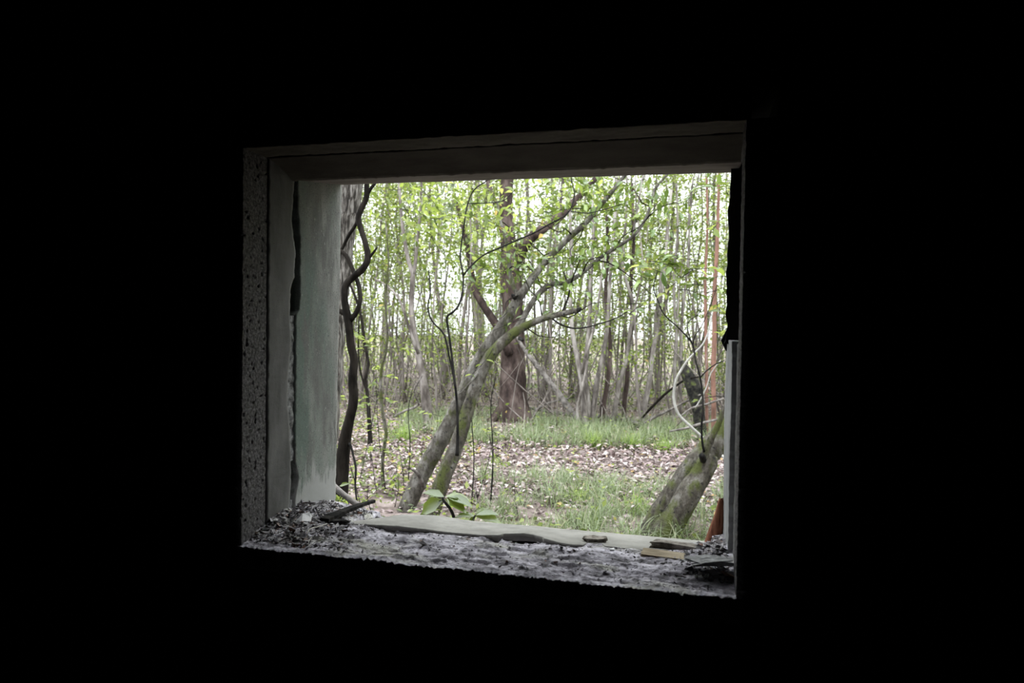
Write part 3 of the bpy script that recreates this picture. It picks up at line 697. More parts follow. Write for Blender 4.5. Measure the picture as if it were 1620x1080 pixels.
# finer foliage of the leaning tree, too dense to tell leaf from leaf
C = []
for (x, y, Y, n_, L) in SPR[:34]:
    C.append(P(x, y, Y)+rng.normal(size=(34, 3))*np.array([.20, .25, .13]))
C = np.vstack(C); n = len(C); D = rng.normal(size=(n, 3)); D[:, 2] -= .3
V, T = leaf_soup(C, D, rng.normal(size=(n, 3))*.5+np.array([0, 0, 1]), rng.uniform(.05, .095, n), .42, LV, LT)
h = len(V)//2//8*8; ht = h//8*8
fast_mesh('foliage', V[:h], T[:ht], 'leaf', tree, kind='stuff'); fast_mesh('foliage', V[h:], T[ht:]-h, 'leaf_deep', tree, kind='stuff')

# thin dark sapling rising from the fork
sb = P(722, 705, 3.7)
vine = thing('thin_sapling', 'thin black crooked sapling standing in front of the leaning tree', 'sapling', (sb[0], sb[1], 0))
limb('stem', [(723, 720, 3.72, 9), (724, 695, 3.70, 6.5), (723, 640, 3.66, 5.5), (718, 592, 3.62, 5.5), (714, 557, 3.6, 5), (709, 520, 3.6, 5), (707, 502, 3.6, 5), (713, 496, 3.6, 5), (723, 487, 3.6, 4.5), (730, 470, 3.6, 4.5), (733, 450, 3.6, 4), (732, 430, 3.6, 4), (728, 408, 3.6, 3.5), (730, 385, 3.6, 3.2), (735, 350, 3.6, 3), (740, 322, 3.6, 2.8), (750, 300, 3.6, 2.5), (771, 285, 3.6, 2.5), (795, 262, 3.6, 2)], 'bark_black', vine, 8, .03, .12, 3.)
limb('branch', [(721, 614, 3.63, 4), (712, 570, 3.6, 3.8), (703, 530, 3.6, 3.8), (692, 517, 3.6, 3.6), (682, 505, 3.6, 3.5), (677, 485, 3.6, 3.2), (681, 460, 3.6, 3), (678, 428, 3.6, 2.5)], 'bark_black', vine, 7, .03, .12, 5.)
limb('branch', [(733, 436, 3.6, 3.5), (742, 424, 3.6, 3.6), (764, 404, 3.6, 3.6), (790, 392, 3.6, 3.6), (815, 381, 3.6, 3.6), (845, 368, 3.6, 3.4), (870, 354, 3.6, 3.2), (895, 340, 3.6, 3), (905, 325, 3.6, 3), (909, 305, 3.6, 2.6), (905, 290, 3.6, 2.2), (903, 265, 3.6, 2)], 'bark_black', vine, 7, .03, .1, 6.)
limb('branch', [(903, 334, 3.6, 2.4), (930, 337, 3.6, 2.2), (960, 330, 3.6, 2), (985, 322, 3.6, 1.6)], 'bark_black', vine, 6, .03, .1, 7.)
limb('branch', [(741, 322, 3.6, 2.2), (765, 321, 3.6, 2), (795, 318, 3.6, 1.8), (815, 300, 3.6, 1.5)], 'bark_black', vine, 6, .03, .1, 8.)
for (x, y, n_) in ((700, 345, 5), (690, 385, 5), (860, 345, 4), (905, 288, 5), (715, 410, 4), (650, 345, 4)):
    q = P(x, y, 3.6); d = rng.normal(size=3)*np.array([1, .7, .4]); d /= np.linalg.norm(d)
    spray(vine, q-d*.12, d, .22, n_, .075, 'leaf', 'bark_black')

# left: dark looping vine and the ridged trunk behind it
vb = P(540, 800, 2.6)
loop = thing('looping_vine', 'dark smooth twisting stem with a loop beside the left reveal', 'vine', (vb[0], vb[1], 0))
limb('stem', [(538, 800, 2.6, 24), (541, 745, 2.6, 22), (545, 700, 2.6, 20), (552, 668, 2.58, 16), (559, 635, 2.56, 15), (558, 600, 2.55, 14), (560, 570, 2.54, 13), (555, 545, 2.52, 13), (552, 515, 2.5, 13), (549, 497, 2.5, 13), (545, 472, 2.5, 11), (547, 451, 2.5, 11), (560, 437, 2.5, 11), (574, 425, 2.48, 11), (582, 408, 2.48, 10), (578, 385, 2.48, 9), (572, 365, 2.48, 9), (567, 345, 2.48, 9), (572, 330, 2.48, 9), (580, 311, 2.48, 9), (580, 285, 2.48, 8), (585, 240, 2.5, 8)], 'bark_dark', loop, 14, .02, .08, 2., 14., toground=True)
limb('branch', [(554, 507, 2.5, 9), (565, 492, 2.5, 7.5), (570, 472, 2.51, 7), (567, 450, 2.54, 7), (561, 434, 2.56, 7), (555, 420, 2.56, 7), (548, 405, 2.56, 7), (538, 396, 2.56, 7), (525, 385, 2.56, 6)], 'bark_dark', loop, 12, .02, .08, 3.)
limb('branch', [(552, 500, 2.5, 10), (542, 494, 2.5, 9), (530, 489, 2.5, 7)], 'bark_dark', loop, 10, .02, .08, 4.)
limb('branch', [(568, 346, 2.49, 5.5), (560, 360, 2.52, 5.5), (552, 372, 2.54, 5.5), (544, 388, 2.56, 5), (535, 405, 2.58, 5)], 'bark_dark', loop, 10, .02, .08, 5.)
limb('branch', [(580, 310, 2.48, 5.5), (586, 299, 2.48, 5.5), (596, 286, 2.48, 5), (612, 262, 2.48, 4)], 'bark_dark', loop, 10, .02, .08, 6.)
limb('twig', [(584, 408, 2.48, 5), (591, 399, 2.47, 4), (597, 391, 2.46, 2.5)], 'bark_dark', loop, 8, .02, .1, 7.)
limb('branch', [(549, 700, 2.6, 5), (555, 705, 2.58, 4), (559, 722, 2.58, 3.5), (563, 740, 2.58, 3.5), (562, 770, 2.58, 3), (566, 800, 2.58, 3)], 'bark_black', loop, 7, .03, .1, 8.)
rb = P(515, 900, 3.1)
ridge = thing('ridged_trunk', 'stout leaning trunk with ridged grey-brown bark half hidden by the left reveal', 'tree', (rb[0], rb[1], 0))
limb('trunk', [(490, 760, 2.95, 78), (503, 600, 3.0, 74), (513, 480, 3.05, 70), (524, 400, 3.1, 66), (533, 340, 3.1, 64), (543, 288, 3.1, 64), (556, 220, 3.15, 62), (580, 100, 3.2, 56)], 'bark_ridge', ridge, 28, .04, .09, 8., 12., toground=True)
fb = P(536, 772, .80)
stick = thing('leaning_stick', 'short grey-brown stick leaning outside the left end of the sill', 'stick', tuple(fb))
limb('shaft', [(515, 757, .74, 10), (536, 776, .72, 10), (556, 792, .70, 9.5), (580, 812, .68, 9), (640, 900, .66, 9), (760, 1250, .63, 9)], 'deadwood', stick, 10, .02, .07, 2.)

# right: leaning mossy trunk with its shoots
mb = PZ(1030, 862, 0.)
mossy = thing('mossy_trunk', 'thick mossy trunk leaning right at the right end of the sill', 'tree', (mb[0], mb[1], 0))
limb('trunk', [(1046, 852, 3.55, 44), (1068, 815, 3.6, 42), (1093, 777, 3.6, 38), (1111, 747, 3.65, 35), (1121, 730, 3.65, 30), (1126, 719, 3.66, 18)], 'bark_moss', mossy, 22, .03, .16, 3., 8., toground=True)
limb('trunk', [(1020, 850, 3.60, 34), (1045, 808, 3.64, 30), (1070, 768, 3.66, 27), (1092, 736, 3.68, 25), (1110, 712, 3.72, 22), (1128, 690, 3.8, 18)], 'bark_moss', mossy, 18, .03, .16, 5., 8., toground=True)
limb('trunk', [(1060, 800, 3.72, 40), (1095, 745, 3.75, 38), (1125, 712, 3.8, 36), (1142, 685, 3.85, 34), (1160, 655, 3.9, 32), (1185, 600, 3.95, 30), (1215, 520, 4., 28), (1250, 400, 4.05, 25), (1300, 200, 4.1, 21), (1370, -80, 4.15, 15), (1400, -260, 4.15, 8)], 'bark_moss', mossy, 18, .04, .13, 6., 8.)
limb('branch', [(1113, 730, 3.62, 14), (1117, 712, 3.6, 12), (1125, 694, 3.6, 11), (1134, 676, 3.6, 9), (1143, 655, 3.6, 8), (1158, 620, 3.6, 7)], 'bark_moss', mossy, 10, .03, .12, 9.)
limb('knot', [(1113, 728, 3.60, 10), (1111, 722, 3.55, 11), (1110, 719, 3.52, 7)], 'bark_black', mossy, 8, .02, .1)
sap = P(1112, 712, 3.55)
shoot = thing('forked_shoot', 'slender dark forked shoot with glossy leaves above the mossy trunk', 'sapling', tuple(sap))
limb('stem', [(1114, 714, 3.58, 6), (1111, 700, 3.55, 5.5), (1110, 675, 3.52, 5), (1112, 640, 3.5, 5), (1110, 610, 3.5, 4.5), (1106, 590, 3.5, 4.5), (1100, 568, 3.5, 4), (1095, 543, 3.5, 4), (1074, 519, 3.5, 3.6), (1058, 505, 3.5, 3.4), (1048, 493, 3.5, 3.2), (1042, 478, 3.5, 3), (1034, 455, 3.5, 2.5), (1040, 430, 3.5, 2.5)], 'bark_black', shoot, 8, .03, .1, 1.)
limb('branch', [(1108, 597, 3.5, 3.6), (1118, 586, 3.5, 3.2), (1132, 576, 3.5, 2.8), (1146, 570, 3.5, 2.4)], 'bark_black', shoot, 7, .03, .1, 2.)
limb('branch', [(1095, 543, 3.5, 3), (1090, 530, 3.5, 2.6), (1087, 515, 3.5, 2.4), (1093, 505, 3.5, 2.2), (1105, 497, 3.5, 2), (1110, 480, 3.5, 2), (1104, 450, 3.5, 1.8), (1095, 425, 3.5, 1.5)], 'bark_black', shoot, 7, .03, .1, 3.)
limb('branch', [(1096, 546, 3.5, 3), (1100, 530, 3.5, 2.6), (1106, 522, 3.5, 2.2), (1115, 505, 3.5, 2), (1125, 480, 3.5, 1.6), (1135, 450, 3.5, 1.5)], 'bark_black', shoot, 7, .03, .1, 4.)
for (x, y, n_, L, k) in ((1045, 412, 8, .085, 'deep'), (1062, 405, 8, .085, 'deep'), (1085, 408, 8, .085, 'deep'), (1030, 425, 8, .08, 'leaf'), (1060, 425, 8, .085, 'deep'), (1090, 425, 8, .085, 'deep'), (1015, 430, 6, .08, 'deep'), (1075, 440, 7, .08, 'leaf'),
                         (1100, 450, 7, .075, 'deep'), (1110, 425, 6, .08, 'leaf'), (1132, 435, 6, .08, 'deep'), (1140, 460, 5, .075, 'deep'), (1095, 455, 6, .075, 'deep'), (1012, 480, 6, .08, 'leaf'), (1005, 485, 5, .075, 'deep'), (1130, 480, 6, .075, 'leaf'), (1135, 530, 5, .07, 'leaf'), (1125, 625, 4, .06, 'leaf'), (1140, 345, 6, .07, 'leaf'), (1120, 290, 7, .075, 'deep'), (1100, 300, 5, .07, 'deep'), (1145, 295, 7, .075, 'deep')):
    q = P(x, y, 3.5); d = rng.normal(size=3)*np.array([1, .7, .35]); d /= np.linalg.norm(d)
    spray(shoot, q-d*.1, d, .2, n_, L*1.15, k, 'bark_black')
q = P(1048, 443, 3.45); add_leaf(shoot, q+np.array([0, 0, .05]), (.25, 0, -1), (-.3, -.8, .4), .11, 'deep')

# ------------------------------------------------------------------ big brown tree and named stems in the middle distance
bb = PZ(812, 664, 0.)
big = thing('big_tree', 'large red-brown tree trunk standing in the middle behind the leaning tree', 'tree', (bb[0], bb[1], 0))
YB_ = float(bb[1])
limb('trunk', [(812, 672, YB_, 76), (812, 658, YB_, 60), (811, 635, YB_, 48), (811, 600, YB_, 41), (812, 560, YB_, 38), (811, 510, YB_, 36), (810, 470, YB_, 34), (807, 430, YB_, 32), (805, 390, YB_, 26), (800, 340, YB_, 22), (802, 290, YB_, 20), (806, 200, YB_, 16), (800, 60, YB_, 8)], 'bark_brown', big, 20, .12, .10, 2., 3.)
limb('branch', [(810, 430, YB_, 20), (820, 405, YB_, 19), (836, 380, YB_-.1, 17), (858, 362, YB_-.2, 15), (885, 343, YB_-.3, 14), (905, 322, YB_-.3, 12), (925, 302, YB_-.4, 10), (960, 260, YB_-.4, 7)], 'bark_brown', big, 12, .1, .08, 3., 3.)
limb('branch', [(804, 400, YB_, 12), (796, 360, YB_, 11), (785, 325, YB_+.1, 9), (774, 295, YB_+.1, 8), (765, 250, YB_+.1, 6)], 'bark_brown', big, 10, .1, .08, 4., 3.)
limb('branch', [(806, 560, YB_-.2, 14), (790, 522, YB_-.3, 13), (775, 498, YB_-.3, 13), (762, 478, YB_-.3, 12), (751, 458, YB_-.3, 11), (744, 420, YB_-.3, 9), (735, 370, YB_-.3, 7), (722, 320, YB_-.3, 5)], 'bark_brown', big, 10, .1, .1, 5., 3.)
limb('root', [(795, 645, YB_-.1, 18), (783, 660, YB_-.25, 14), (768, 671, YB_-.4, 10), (750, 680, YB_-.6, 7)], 'bark_brown', big, 8, .08, .1, 6.)

def pole(name, label, specs, mat='bark_pole', cat='tree', sides=9, leaves=0, group=None, rough=.1):
    first = specs[0][0]
    q = P(first[0], first[1], first[2])
    t = thing(name, label, cat, (q[0], q[1], 0), group)
    for i, s in enumerate(specs):
        limb('trunk' if i == 0 else 'branch', s, mat, t, sides, .12, rough, float(first[0]), 4., toground=(i == 0))
    return t
pole('forked_tree', 'grey-brown forked tree with pinkish upper stems, left of the leaning tree',
     [[(676, 650, 8.6, 20), (672, 615, 8.6, 16), (667, 585, 8.6, 14), (661, 555, 8.6, 13), (655, 525, 8.6, 12), (651, 490, 8.6, 10), (652, 455, 8.6, 10), (653, 432, 8.6, 9), (647, 415, 8.6, 8), (640, 380, 8.6, 7), (634, 330, 8.6, 6), (630, 260, 8.6, 5)],
      [(653, 436, 8.6, 8), (657, 418, 8.6, 7), (659, 390, 8.6, 6), (664, 340, 8.6, 5), (668, 270, 8.6, 4)],
      [(662, 560, 8.5, 6), (651, 530, 8.45, 5), (640, 495, 8.4, 5), (630, 470, 8.4, 4), (612, 452, 8.4, 3.5), (592, 440, 8.4, 3)]], 'bark_tan')
pole('slim_stem', 'slim mottled stem on the left with bright leaves round it',
     [[(610, 792, 4.4, 9), (606, 762, 4.4, 7), (605, 735, 4.4, 6.5), (608, 705, 4.4, 6.5), (611, 685, 4.4, 6.5), (606, 658, 4.4, 6), (603, 630, 4.4, 6), (602, 600, 4.4, 6), (605, 575, 4.4, 5.5), (611, 555, 4.4, 5), (613, 520, 4.4, 4.5), (609, 470, 4.4, 4), (615, 420, 4.4, 3), (610, 350, 4.4, 2.5)]], 'bark_moss', 'sapling')
pole('slim_stem', 'dark wavy stem between the looping vine and the slim mottled stem',
     [[(584, 665, 6.5, 8), (583, 645, 6.5, 7), (581, 620, 6.5, 6.5), (578, 600, 6.5, 6.5), (583, 575, 6.5, 6), (577, 545, 6.5, 6), (573, 510, 6.5, 5), (566, 480, 6.5, 5), (556, 455, 6.5, 4.5), (545, 430, 6.5, 4)],
      [(581, 620, 6.5, 4), (572, 595, 6.5, 3.5), (567, 560, 6.5, 3), (568, 500, 6.5, 3)]], 'bark_dark', 'sapling')
pole('fallen_pole', 'pale grey dead pole slanting down right of the big brown trunk',
     [[(905, 652, 9.4, 13), (893, 636, 9.4, 13), (878, 614, 9.4, 12), (860, 592, 9.4, 11), (845, 573, 9.4, 10), (832, 556, 9.4, 8), (815, 530, 9.5, 6)]], 'deadwood', 'dead wood')
clump = [[(925, 676, 9.2, 15), (924, 640, 9.2, 13), (922, 615, 9.2, 12), (918, 590, 9.2, 11), (912, 560, 9.2, 10), (905, 520, 9.2, 9), (902, 470, 9.2, 8), (904, 400, 9.2, 7), (900, 300, 9.2, 5)],
         [(930, 676, 9.25, 12), (930, 630, 9.25, 11), (926, 600, 9.25, 10), (928, 560, 9.25, 9), (932, 510, 9.25, 8), (934, 450, 9.25, 8), (938, 380, 9.25, 6), (936, 290, 9.25, 5)],
         [(936, 676, 9.3, 12), (939, 640, 9.3, 11), (945, 600, 9.3, 10), (956, 550, 9.3, 9), (962, 500, 9.3, 8), (965, 440, 9.3, 7), (972, 360, 9.3, 6), (976, 280, 9.3, 5)],
         [(920, 590, 9.15, 7), (927, 560, 9.1, 6), (938, 525, 9.1, 5), (945, 490, 9.1, 5), (950, 450, 9.1, 4), (958, 390, 9.1, 3)],
         [(917, 676, 9.1, 8), (913, 650, 9.1, 6), (918, 625, 9.05, 6), (924, 600, 9.05, 5), (930, 570, 9.05, 4)]]
pole('stem_clump', 'clump of several brown stems rising from one stool right of centre', clump, 'bark_pole')
pole('pole_tree', 'straight two-tone stem leaning slightly right, standing alone right of the clump',
     [[(1016, 672, 9.6, 12), (1020, 640, 9.6, 11), (1027, 605, 9.6, 10), (1031, 570, 9.6, 9), (1036, 540, 9.6, 9), (1042, 505, 9.6, 8), (1045, 470, 9.6, 8), (1050, 430, 9.6, 7), (1055, 380, 9.6, 6), (1062, 300, 9.6, 5)],
      [(1037, 535, 9.6, 6), (1037, 500, 9.55, 6), (1044, 460, 9.5, 5), (1046, 420, 9.5, 4)]], 'bark_pole')
pole('pole_tree', 'dark upright stem between the clump and the two-tone stem',
     [[(987, 662, 9.9, 10), (988, 635, 9.9, 9), (992, 600, 9.9, 9), (993, 560, 9.9, 8), (1000, 510, 9.9, 7), (998, 450, 9.9, 7), (1003, 380, 9.9, 6), (1000, 290, 9.9, 5)]], 'bark_brown')
pole('pole_tree', 'pale stem leaning right just beside the brown clump',
     [[(970, 664, 9.7, 11), (975, 635, 9.7, 10), (982, 600, 9.7, 9), (992, 565, 9.7, 8), (996, 530, 9.7, 8), (1001, 480, 9.7, 7), (985, 420, 9.7, 6), (990, 350, 9.7, 5), (992, 280, 9.7, 4)]], 'bark_pole')
pole('pole_tree', 'brown stem at the left foot of the upright dark stem',
     [[(952, 668, 9.5, 12), (955, 640, 9.5, 10), (962, 600, 9.5, 9), (965, 560, 9.5, 8), (963, 510, 9.5, 7), (958, 460, 9.5, 7), (962, 390, 9.5, 6), (955, 290, 9.5, 5)]], 'bark_brown')
pole('pole_tree', 'slender stem passing behind the pale curved vine',
     [[(1066, 655, 10.2, 8), (1068, 620, 10.2, 7), (1067, 580, 10.2, 7), (1070, 540, 10.2, 7), (1068, 500, 10.2, 6), (1066, 440, 10.2, 6), (1072, 370, 10.2, 5), (1070, 290, 10.2, 4)],
      [(1077, 655, 10.3, 7), (1076, 600, 10.3, 7), (1077, 550, 10.3, 6), (1080, 490, 10.3, 6), (1088, 420, 10.3, 5), (1092, 330, 10.3, 4), (1097, 280, 10.3, 3)]], 'bark_pole')
pole('dead_snag', 'dark rotten leaning snag behind the slender shoot on the right',
     [[(1106, 668, 8.6, 18), (1104, 645, 8.6, 20), (1098, 618, 8.6, 22), (1090, 598, 8.6, 19), (1082, 580, 8.6, 12), (1079, 570, 8.6, 6)]], 'bark_snag', 'dead wood', 12, rough=.4)
pole('red_stem', 'orange-red straight stem close to the right jamb',
     [[(1129, 664, 8.2, 9), (1129, 630, 8.2, 9), (1128, 590, 8.2, 9), (1130, 550, 8.2, 9), (1130, 500, 8.2, 8), (1131, 450, 8.2, 8), (1134, 400, 8.2, 7), (1136, 340, 8.2, 6), (1138, 270, 8.2, 5)]], 'bark_red')
pole('red_stem', 'thinner reddish stem just left of the orange-red stem',
     [[(1118, 664, 9., 6), (1118, 600, 9., 6), (1117, 540, 9., 6), (1116, 480, 9., 6), (1116, 430, 9., 5), (1119, 360, 9., 4), (1118, 280, 9., 4)]], 'bark_red')
pole('fallen_pole', 'dark thin pole slanting up right from the foot of the two-tone stem',
     [[(1021, 655, 9.3, 4), (1030, 645, 9.2, 5), (1050, 625, 9., 5), (1068, 611, 8.8, 4.5), (1085, 600, 8.6, 4), (1105, 596, 8.4, 3)]], 'bark_dark', 'dead wood')
pole('fallen_pole', 'low brown pole slanting right beneath the dark thin pole',
     [[(1018, 670, 9.2, 5), (1035, 660, 9.1, 5.5), (1060, 648, 8.9, 5), (1085, 635, 8.7, 4), (1108, 624, 8.5, 3)]], 'deadwood', 'dead wood')
def lying(label, s, mat='deadwood'):
    q = P(*s[0][:3]); t = thing('fallen_log', label, 'log', (q[0], q[1], 0)); limb('log', s, mat, t, 10, .08, .12, float(s[0][0]))
lying('fallen log on the ground behind the clump of brown stems', [(930, 655, 10., 7), (960, 660, 9.8, 8), (990, 664, 9.6, 8), (1012, 671, 9.3, 7)])
lying('thin fallen log lying between the big trunk and the clump', [(838, 645, 10.6, 5), (862, 650, 10.4, 6), (890, 654, 10.2, 7), (915, 658, 10., 6)])
lying('bent dead branch lying in grass right of the big brown trunk', [(842, 662, 9.4, 5), (848, 650, 9.5, 6), (860, 640, 9.5, 5), (880, 634, 9.5, 4), (898, 630, 9.5, 3)])
lying('dead branch lying left of the leaning tree across the litter', [(622, 660, 8.2, 4), (640, 650, 8.1, 5), (662, 640, 8., 4), (655, 618, 7.8, 3), (668, 594, 7.7, 3)])
lying('pale dead branches on the ground left of the right jamb', [(1060, 682, 8., 4), (1090, 676, 7.9, 5), (1115, 668, 7.8, 5), (1140, 662, 7.7, 4), (1170, 650, 7.6, 3)])
lying('grey dead stick propped low behind the slender shoot', [(1075, 660, 8.2, 3), (1095, 645, 8.1, 4), (1115, 640, 8., 4), (1145, 630, 7.9, 3)])
q = P(1143, 722, 5.)
cv = thing('curved_vine', 'pale grey curved vine bowing in front of the stems on the right', 'vine', (q[0], q[1], 0))
limb('stem', [(1160, 735, 4.9, 5.5), (1142, 720, 5., 5), (1112, 692, 5.1, 5), (1090, 672, 5.1, 5), (1074, 656, 5.1, 5), (1067, 638, 5.1, 5), (1066, 620, 5.1, 5), (1070, 600, 5.1, 4.5), (1076, 588, 5.1, 4.5), (1086, 572, 5.1, 4), (1097, 560, 5.1, 3.6), (1112, 544, 5.1, 3), (1122, 520, 5.1, 2.5), (1128, 490, 5.1, 2)], 'bark_white', cv, 9, .04, .06, 1.)
limb('branch', [(1100, 645, 5.1, 2.6), (1108, 632, 5.1, 2.4), (1118, 612, 5.1, 2.2), (1125, 590, 5.1, 2), (1140, 570, 5.1, 2)], 'bark_white', cv, 7, .04, .06, 2.)

# ------------------------------------------------------------------ small plants near the sill
def big_leaf(parent, px, py, Y, tipx, tipy, tipY, up, kind='broad', width=1.):
    a, b = P(px, py, Y), P(tipx, tipy, tipY); d = b-a
    return add_leaf(parent, a, d, np.array(up, float), float(np.linalg.norm(d)), kind)
q = P(716, 812, 1.7)
seed = thing('broadleaf_seedling', 'small plant with broad glossy green leaves just outside the sill', 'plant', (q[0], q[1], 0))
limb('stem', [(722, 850, 1.72, 6), (716, 812, 1.7, 5), (702, 792, 1.7, 4), (700, 786, 1.7, 3)], 'bark_black', seed, 7, .02, .05, 1., toground=True)
limb('stem', [(745, 860, 1.72, 4), (746, 830, 1.7, 3.5), (752, 815, 1.7, 3)], 'bark_black', seed, 7, .02, .05, 1., toground=True)
for (a, b, c, dd, upv) in ((702, 790, 664, 812, (.2, -.9, .6)), (700, 790, 694, 799, (.6, -.5, .8)), (703, 789, 716, 800, (-.3, -.7, .7)), (703, 786, 668, 777, (.0, -.5, 1)), (704, 785, 746, 790, (0, -.35, 1)),
                           (706, 787, 738, 810, (.3, -.6, .8)), (708, 786, 748, 800, (.5, -.4, .8)), (752, 816, 716, 818, (0, -.3, 1)), (752, 816, 795, 826, (.2, -.5, .9)), (752, 814, 790, 812, (0, -.4, 1)), (752, 816, 740, 832, (0, -.5, .9)), (752, 815, 768, 803, (.2, -.6, .8))):
    big_leaf(seed, a, b, 1.70, c, dd, 1.70+rng.uniform(-.06, .08), upv)
q = P(545, 770, 1.2)
sl = thing('small_sprig', 'single green leaf on a thin sprig beside the left reveal edge', 'plant', (q[0], q[1], 0))
limb('stem', [(528, 800, 1.2, 2.5), (531, 780, 1.2, 2), (537, 769, 1.2, 1.5)], 'bark_black', sl, 6, .02, 0, toground=True)
big_leaf(sl, 537, 769, 1.2, 553, 764, 1.2, (.1, -.6, .8))

def seedling(px, py, Y, h, nleaf, L, label, kind='leaf', mat='bark_black', lean=.15, group='leafy seedlings in the undergrowth'):
    q = P(px, py, Y)
    base = PZ(px, max(py, 620), 0.) if Y is None else np.array([q[0], q[1], gz(q[0], q[1])])
    t = thing('leafy_seedling', label, 'plant', tuple(base), group)
    d = rng.normal(size=2)*lean*h
    top = base+np.array([d[0], d[1], h])
    mid = (base+top)/2+np.append(rng.normal(size=2)*.04*h, 0)
    V, F = tube([base, mid, top], [.004, .003, .0015], 5, h/8, 0)
    mesh_obj('stem', V, F, mat, t)
    nb = max(1, nleaf//6)
    for k in range(nb):
        f = rng.uniform(.35, 1.); s = base*(1-f)+top*f
        dd = rng.normal(size=3)*np.array([1, 1, .35]); spray(t, s, dd, rng.uniform(.12, .3)*min(1, h+.3), 6, L, kind, mat)
    return t
for (px, py, Y, h, n_, L, lab) in ((575, 700, 3.6, .72, 24, .065, 'bright leafy seedling right of the looping vine at mid height'), (556, 640, 3.6, 1.2, 18, .07, 'tall leafy seedling against the looping vine'), (597, 740, 4.2, .8, 24, .065, 'leafy seedling beside the foot of the slim mottled stem'),
                                   (640, 740, 4.3, .5, 24, .06, 'low leafy seedling left of the leaning tree foot'), (664, 720, 4.6, .62, 18, .065, 'seedling with yellow-green leaves touching the left stem of the leaning tree'), (625, 770, 3.9, .35, 24, .06, 'low leafy seedling between slim stem and leaning tree'),
                                   (700, 660, 5.6, .8, 18, .075, 'bright seedling seen behind the fork of the leaning tree'), (612, 630, 4.35, 1.15, 24, .075, 'leaf cluster at mid height on the slim mottled stem'), (590, 780, 3.6, .3, 18, .06, 'lowest leafy seedling near the left sill end'),
                                   (757, 700, 4.4, .75, 12, .06, 'sparse thin seedling right of the leaning tree stems'), (778, 740, 4.3, .7, 12, .06, 'thin upright seedling standing in the near grass'), (760, 790, 3.7, .35, 18, .055, 'low leafy seedling above the broad glossy leaves'),
                                   (820, 780, 3.9, .3, 12, .055, 'tiny seedling in the near grass left of middle'), (790, 690, 5.2, .35, 12, .06, 'small seedling at the near side of the leaf litter'), (570, 560, 4.6, 1.6, 30, .08, 'tall bright leafy sapling beside the looping vine loop'), (590, 520, 5.2, 1.9, 36, .085, 'tall glossy leaved sapling left of the forked tree')):
    seedling(px, py, Y, h, n_, L, lab)
for (px, py, Y, h, lab) in ((746, 745, 4.0, 1.1, 'bare thin upright twig just right of the leaning tree foot'), (776, 745, 4.1, 1.2, 'bare thin twig in the grass right of the other bare twig'), (646, 680, 4.6, 1.0, 'bare thin dark twig left of the leaning tree')):
    q = P(px, py, Y); b = np.array([q[0], q[1], 0.])
    t = thing('bare_twig', lab, 'twig', tuple(b)); pts = [b, b+np.array([.02, 0, h*.4]), b+np.array([-.01, .02, h*.75]), b+np.array([.05, 0, h])]
    mesh_obj('stem', *tube(pts, [.006, .005, .004, .002], 6, .06, .1, px), 'bark_black', t)

# ------------------------------------------------------------------ the thicket: prototypes copied as single trees
def proto_tree(seed, H, r0, low, nbr, leaves, L, mat, leafmat, wob=.035, blen=(.5, 1.3), nstem=1):
    r = np.random.default_rng(seed)
    parts, C, D = [], [], []
    for s in range(nstem):
        n = 9
        az = r.uniform(0, 6.3); tilt = r.uniform(.0, .12)*(1+.8*(nstem > 1))
        ax = np.array([math.cos(az)*tilt, math.sin(az)*tilt, 1.])
        pts = [ax*H*t+np.append(np.cumsum(r.normal(size=2))*0, 0) for t in np.linspace(0, 1, n)]
        w = np.cumsum(r.normal(size=(n, 2))*wob*H/4, axis=0); w -= w[0]
        pts = [p_+np.append(w[i], 0) for i, p_ in enumerate(pts)]
        pts[0][2] = -.1
        rad = [r0*(1-.75*t) for t in np.linspace(0, 1, n)]
        parts.append(tube(pts, rad, 7, H/14, .1, seed, 3.))
        A = np.array(pts)
        for k in range(nbr//nstem):
            f = low+(1-low)*r.random()**.9
            i = min(int(f*(n-1)), n-2); q = A[i]+(A[i+1]-A[i])*(f*(n-1)-i)
            a = r.uniform(0, 6.3); ln = r.uniform(*blen)*(1.15-.5*f)
            d = np.array([math.cos(a), math.sin(a), r.uniform(.0, .8)]); d /= np.linalg.norm(d)
            bp = [q]+[q+d*ln*t+r.normal(size=3)*.07*ln+np.array([0, 0, -.10*t*t*ln]) for t in (.35, .7, 1.)]
            rr = r0*(1-.7*f)*.38
            parts.append(tube(bp, [rr, rr*.7, rr*.45, rr*.2], 4, ln/5, 0))
            m = max(4, int(leaves/nbr))
            t = .25+.75*np.sqrt(r.random(m)); bi = np.clip((t*3).astype(int), 0, 2); B = np.array(bp)
            c = B[bi]+(B[bi+1]-B[bi])*(t*3-bi)[:, None]
            c = c+r.normal(size=(m, 3))*np.array([.16, .16, .10])
            C.append(c); dd = r.normal(size=(m, 3)); dd[:, 2] = dd[:, 2]*.5-.2; D.append(dd)
    V, F = merge(parts)
    C = np.vstack(C); D = np.vstack(D); n = len(C)
    U = r.normal(size=(n, 3))*.45; U[:, 2] += 1
    LVt, LTt = leaf_soup(C, D, U, L*r.uniform(.65, 1.25, n), .45)
    return (V, F, mat), (LVt, LTt, leafmat)
PROT = []
for i in range(5):      # slim poles with crowns high up
    PROT.append(proto_tree(100+i, 7.5+.6*i, .026+.008*(i % 3), .34, 26, 1500, .08, 'bark_far', 'leaf', .03))
for i in range(4):      # understorey saplings
    PROT.append(proto_tree(200+i, 3.6+.5*i, .022, .2, 24, 1300, .085, 'bark_far', 'leaf', .05, (.4, 1.0)))
for i in range(3):      # many-stemmed shrubs
    PROT.append(proto_tree(300+i, 2.2+.5*i, .018, .15, 30, 1500, .085, 'bark_far', 'leaf', .06, (.3, .7), 5))
